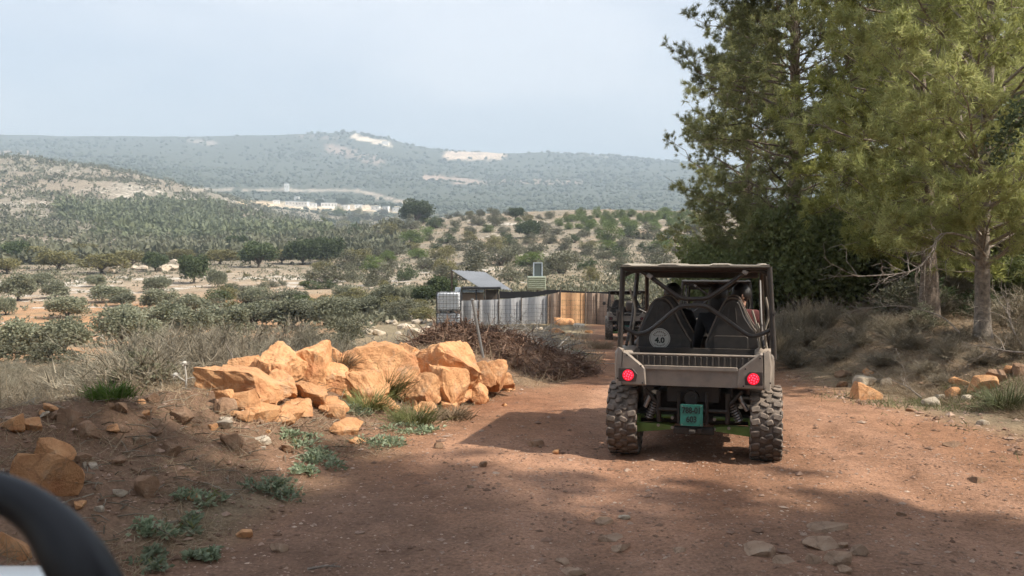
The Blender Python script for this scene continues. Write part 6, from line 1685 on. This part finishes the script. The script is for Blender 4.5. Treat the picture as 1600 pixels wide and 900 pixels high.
for x in (721.5, 744, 757.5, 778): slab(x - .9, 452.5, x + .9, 502, 43.28, .06, 'post', 'net', shed)
slab(722.6, 457, 756.4, 458.4, 43.3, .05, 'beam', 'net', shed)

def ibc(x0, x1, y0, y1, D, label):
    a, b_ = Vector(pix(x0, y1, D)), Vector(pix(x1, y0, D)); w_, h_ = b_.x - a.x, b_.z - a.z; d_ = w_ * .85
    o = empty('water_tank', ((a.x + b_.x) / 2, D + d_ / 2, a.z)); tag(o, label, 'water tank', 'caged white water tanks')
    MB().box((0, 0, h_ * .5 + .04), (w_ * .94, d_ * .94, h_ * .9), cham=.07).build('bottle', M['tank'], o, True)
    cg = MB()
    for s in range(8):
        x = -w_ / 2 + w_ * s / 7
        for y in (-d_ / 2, d_ / 2): cg.tube([(x, y, .06), (x, y, h_)], .012, 5)
        y = -d_ / 2 + d_ * s / 7
        for x in (-w_ / 2, w_ / 2): cg.tube([(x, y, .06), (x, y, h_)], .012, 5)
    for s in range(6):
        z = .08 + (h_ - .08) * s / 5
        cg.tube([(-w_ / 2, -d_ / 2, z), (w_ / 2, -d_ / 2, z), (w_ / 2, d_ / 2, z), (-w_ / 2, d_ / 2, z), (-w_ / 2, -d_ / 2, z)], .012, 5)
    cg.build('cage', M['wire'], o)
    pb = MB()
    for s in (-1, 0, 1): pb.box((s * w_ * .42, 0, .02), (w_ * .14, d_, .09))
    pb.box((0, 0, .075), (w_, d_, .02)); pb.build('pallet', M['wood'], o)
    MB().lathe([(.09, h_ * .95), (.09, h_ + .02), (.02, h_ + .025)], 14, 'z').build('cap', M['net'], o, True)
    MB().tube([(w_ * .2, -d_ / 2 - .02, .16), (w_ * .2, -d_ / 2 - .10, .15)], .035, 8).build('valve', M['net'], o, True)
    return o
ibc(682, 719, 489, 512, 41.0, 'lower caged white water tank half hidden by brush')
ibc(682, 719, 457, 488.5, 41.0, 'upper caged white water tank stacked left of the shed')
o = empty('cooler_box', pix(839, 480, 49)); tag(o, 'pale green slatted box standing behind the fence', 'box'); so_ = Vector(o.location)
a, b_ = SP(824, 453, 49), SP(853, 432, 49); w_, h_ = b_.x - a.x, b_.z - a.z; c_ = (a + b_) / 2
MB().box((c_.x, .4, c_.z), (w_, .7, h_), cham=.02).build('case', M['mint'], o)
sl_ = MB().box((0, 0, 0), (w_ * .9, .03, h_ * .10), Matrix.Rotation(.4, 3, 'X')).mesh('slat', M['mint'])
for k in range(6): link('slat', sl_, o, (c_.x, .035, a.z + h_ * (.12 + .15 * k)))
for s in (-.45, .45): MB().tube([(c_.x + s * w_, .4, -1.2), (c_.x + s * w_, .4, a.z)], .05, 6).build('leg', M['wood'], o)
o = empty('framed_pane', pix(840, 480, 49.5)); tag(o, 'narrow dark pane in a pale frame above the slatted box', 'window pane'); so_ = Vector(o.location)
a, b_ = SP(833.5, 433, 49.5), SP(847.5, 410, 49.5); w_, h_ = b_.x - a.x, b_.z - a.z; c_ = (a + b_) / 2
MB().box((c_.x, .05, c_.z), (w_ * .9, .03, h_ * .94)).build('pane', M['glass_dark'], o)
fm = MB()
for s in (-1, 1): fm.box((c_.x + s * w_ * .47, .04, c_.z), (w_ * .12, .08, h_)); fm.box((c_.x, .042, c_.z + s * h_ * .47), (w_ * .83, .07, h_ * .06))
fm.build('frame', M['pale_panel'], o)
MB().tube([(c_.x, .16, -1.2), (c_.x, .16, c_.z)], .05, 6).build('post', M['wood'], o)
gq = pix(842, 468, 42.6); gq[2] = gz(842, 42.6)
K_green.put('fence_shrub', gq, 1.0, 1.7, 'bright green leafy shrub poking over the fence', 'shrub', None, ('stems', 'foliage'))

# ------------------------------------------------------------------ far white houses in the valley
M['lime_wash'] = surf('whitewash', (.78, .76, .72), .8, .06, .2)
M['far_pane'] = surf('far_window', (.08, .09, .10), .3, .1, .5)
for (x, y, w_, h_, lab) in [(448, 299, 6, 10, 'white tower standing above the far village'), (455, 321, 13, 5, 'white house at the left end of the far village row'), (473, 323, 16, 6, 'second white house of the far village row'), (489, 324, 9, 5, 'small white house in the middle of the far row'), (514, 325, 20, 6, 'long white house right of the village trees'),
        (587, 329, 11, 5, 'white house left of the dark cypress'), (603, 330, 8, 6, 'small white house right of the dark cypress'), (620, 331, 10, 5, 'last white house at the right of the far row'), (464, 312, 6, 4, 'small white house above the far row'), (500, 317, 9, 5, 'white house behind the long one in the far village'), (540, 327, 9, 5, 'white house between the broad tree and the cypress'), (560, 326, 10, 5, 'low white house right of the broad far tree'), (432, 318, 8, 4, 'small white house on the tan cut left of the village'), (602, 226, 8, 4, 'tiny white house below the hilltop cut')]:
    g = hit(x, y)
    if g is None: continue
    k = g[1] / F; o = empty('far_house', g, random.uniform(-.3, .3)); tag(o, lab, 'house', 'white houses far across the valley')
    W_, H_, D_ = w_ * k * 1.2, h_ * k * 1.2, w_ * k * .8
    wall = MB().box((0, 0, H_ / 2 - .8), (W_, D_, H_ + 1.6)).build('wall', M['lime_wash'], o)
    MB().box((0, 0, H_ + .15), (W_ * 1.05, D_ * 1.06, .5)).build('roof', M['pale_panel'], o)
    nwin = max(2, int(w_ / 4)); wn = MB().box((0, 0, 0), (W_ * .09, .3, H_ * .24)).mesh('window', M['far_pane'])
    for j in range(nwin): link('window', wn, o, (-W_ / 2 + W_ * (j + .5) / nwin, -D_ / 2 - .05, H_ * .58))
for (x, y, w_, h_, lab) in [(613, 330, 8, 16, 'tall dark cypress beside the far white houses'), (600, 327, 12, 12, 'dark round tree among the far white houses'), (500, 322, 16, 14, 'dark trees in the middle of the far village'), (535, 322, 20, 16, 'broad dark tree right of the far village'), (536, 209, 8, 8, 'square dark tree on the far hilltop'), (571, 214, 8, 6, 'left of three hilltop trees'), (581, 216, 8, 7, 'middle of three hilltop trees'), (592, 218, 8, 6, 'right of three hilltop trees'), (478, 321, 10, 10, 'small dark tree between the far houses')]:
    at_px(K_dark, 'far_tree', x, y, w_, h_, lab, 'tree', 'trees far across the valley')
# ------------------------------------------------------------------ the buggy the picture is taken from
def cockpit():
    C = empty('camera_buggy', (-.46, 1.0, 0)); tag(C, 'own buggy: black steering wheel and white fender in the bottom left corner', 'buggy')
    # wheel in its own plane, tilted back
    c = Vector(pix(-165, 1108, .70)); o = Vector(C.location)
    sw = empty('steering_wheel', c - o); sw.parent = C
    sw.rotation_euler = (math.radians(72), 0, math.radians(6))
    R = .178
    ring, rad_ = [], []
    for k in range(97):
        q = 2 * math.pi * k / 96
        g = max(math.exp(-((math.degrees(q) % 360 - a) / 17) ** 2) for a in (38, 142, 215, 325))
        ring.append(Vector(((R - .009 * g) * math.cos(q), (R - .009 * g) * math.sin(q), .004 * g))); rad_.append(.0165 + .009 * g)
    MB().tube(ring, rad_, 20).build('rim', M['grip'], sw, True)
    for a in (200, 340, 90 + 180):
        q = math.radians(a)
        MB().tube([(0, 0, -.03), (.09 * math.cos(q), .09 * math.sin(q), -.025), (.172 * math.cos(q), .172 * math.sin(q), 0)], [.026, .018, .014], 10).build('spoke', M['plastic_dark'], sw, True)
    MB().lathe([(.055, -.04), (.058, -.02), (.05, -.008), (.01, -.002)], 24, 'z').build('hub', M['plastic_dark'], sw, True)
    MB().tube([(0, 0, -.03), (0, 0, -.5)], .028, 12).build('steering_column', M['black_metal'], sw, True)
    # dashboard and white nose, low in front, left fender bulging up
    MB().prism(rounded([(.02, .45), (.04, 1.02), (.30, 1.08), (.42, .98), (.42, .45)], .04), -.36, 1.0, .03, axis='x').build('dashboard', M['plastic_dark'], C, True)
    MB().prism(rounded([(.40, .55), (.40, 1.0), (.60, 1.0), (1.05, .82), (1.1, .6)], .05), -.30, .98, .05, axis='x').build('hood', M['white_paint'], C, True)
    MB().prism(rounded([(.30, .70), (.32, 1.08), (.45, 1.205), (.66, 1.185), (.98, 1.0), (1.1, .72)], .07), -.62, -.32, .05, axis='x').build('fender', M['white_paint'], C, True)
    TY, RM = bpy.data.meshes['tyre'], bpy.data.meshes['rim']
    for x in (-.5, 1.2):
        w = empty('wheel', (x, .78, .335)); w.parent = C; link('tyre', TY, w); link('rim', RM, w)
    MB().box((.34, .2, .42), (1.2, 1.6, .08), cham=.02).build('floor_pan', M['under'], C)
    return C
cockpit()

# ------------------------------------------------------------------ dusty air
mh = bpy.data.materials.new('dusty_air'); mh.use_nodes = True
th = mh.node_tree; th.nodes.clear()
vo = th.nodes.new('ShaderNodeVolumePrincipled'); ou = th.nodes.new('ShaderNodeOutputMaterial')
vo.inputs['Color'].default_value = (.71, .865, 1.0, 1)
vo.inputs['Density'].default_value = HAZE
vo.inputs['Anisotropy'].default_value = 0.0
th.links.new(vo.outputs[0], ou.inputs['Volume'])
zlo, zhi = float(GZ.min()) - 1.0, float(GZ.max()) + 30
hz = MB().box((0, 0, (zlo + zhi) / 2), (9300, 9300, zhi - zlo)).build('haze', mh)
tag(hz, 'thin dusty haze over the valley', kind='stuff')
# ------------------------------------------------------------------ tell look-alikes apart: which one along which row
ORD = ['1st', '2nd', '3rd'] + ['%dth' % k for k in range(4, 40)]
from collections import defaultdict
_by = defaultdict(list)
for o in list(scene.objects):
    if o.parent is None and o.get('label') and o.get('category') and not o.get('kind'): _by[o['label']].append(o)
for lab, os_ in _by.items():
    if len(os_) < 2: continue
    os_.sort(key=lambda o: o.location.y)
    nrow = max(1, math.ceil(len(os_) / 9))
    rows = [list(a) for a in np.array_split(np.arange(len(os_)), nrow)]
    for ri, row in enumerate(rows):
        grp = sorted((os_[i] for i in row), key=lambda o: o.location.x / max(o.location.y, 1))
        for k, o in enumerate(grp):
            o['label'] = lab + ', ' + ORD[k] + ' from left' + ('' if nrow == 1 else ' in nearest row' if ri == 0 else ' in farthest row' if ri == nrow - 1 else ' in %s nearest row' % ORD[ri])
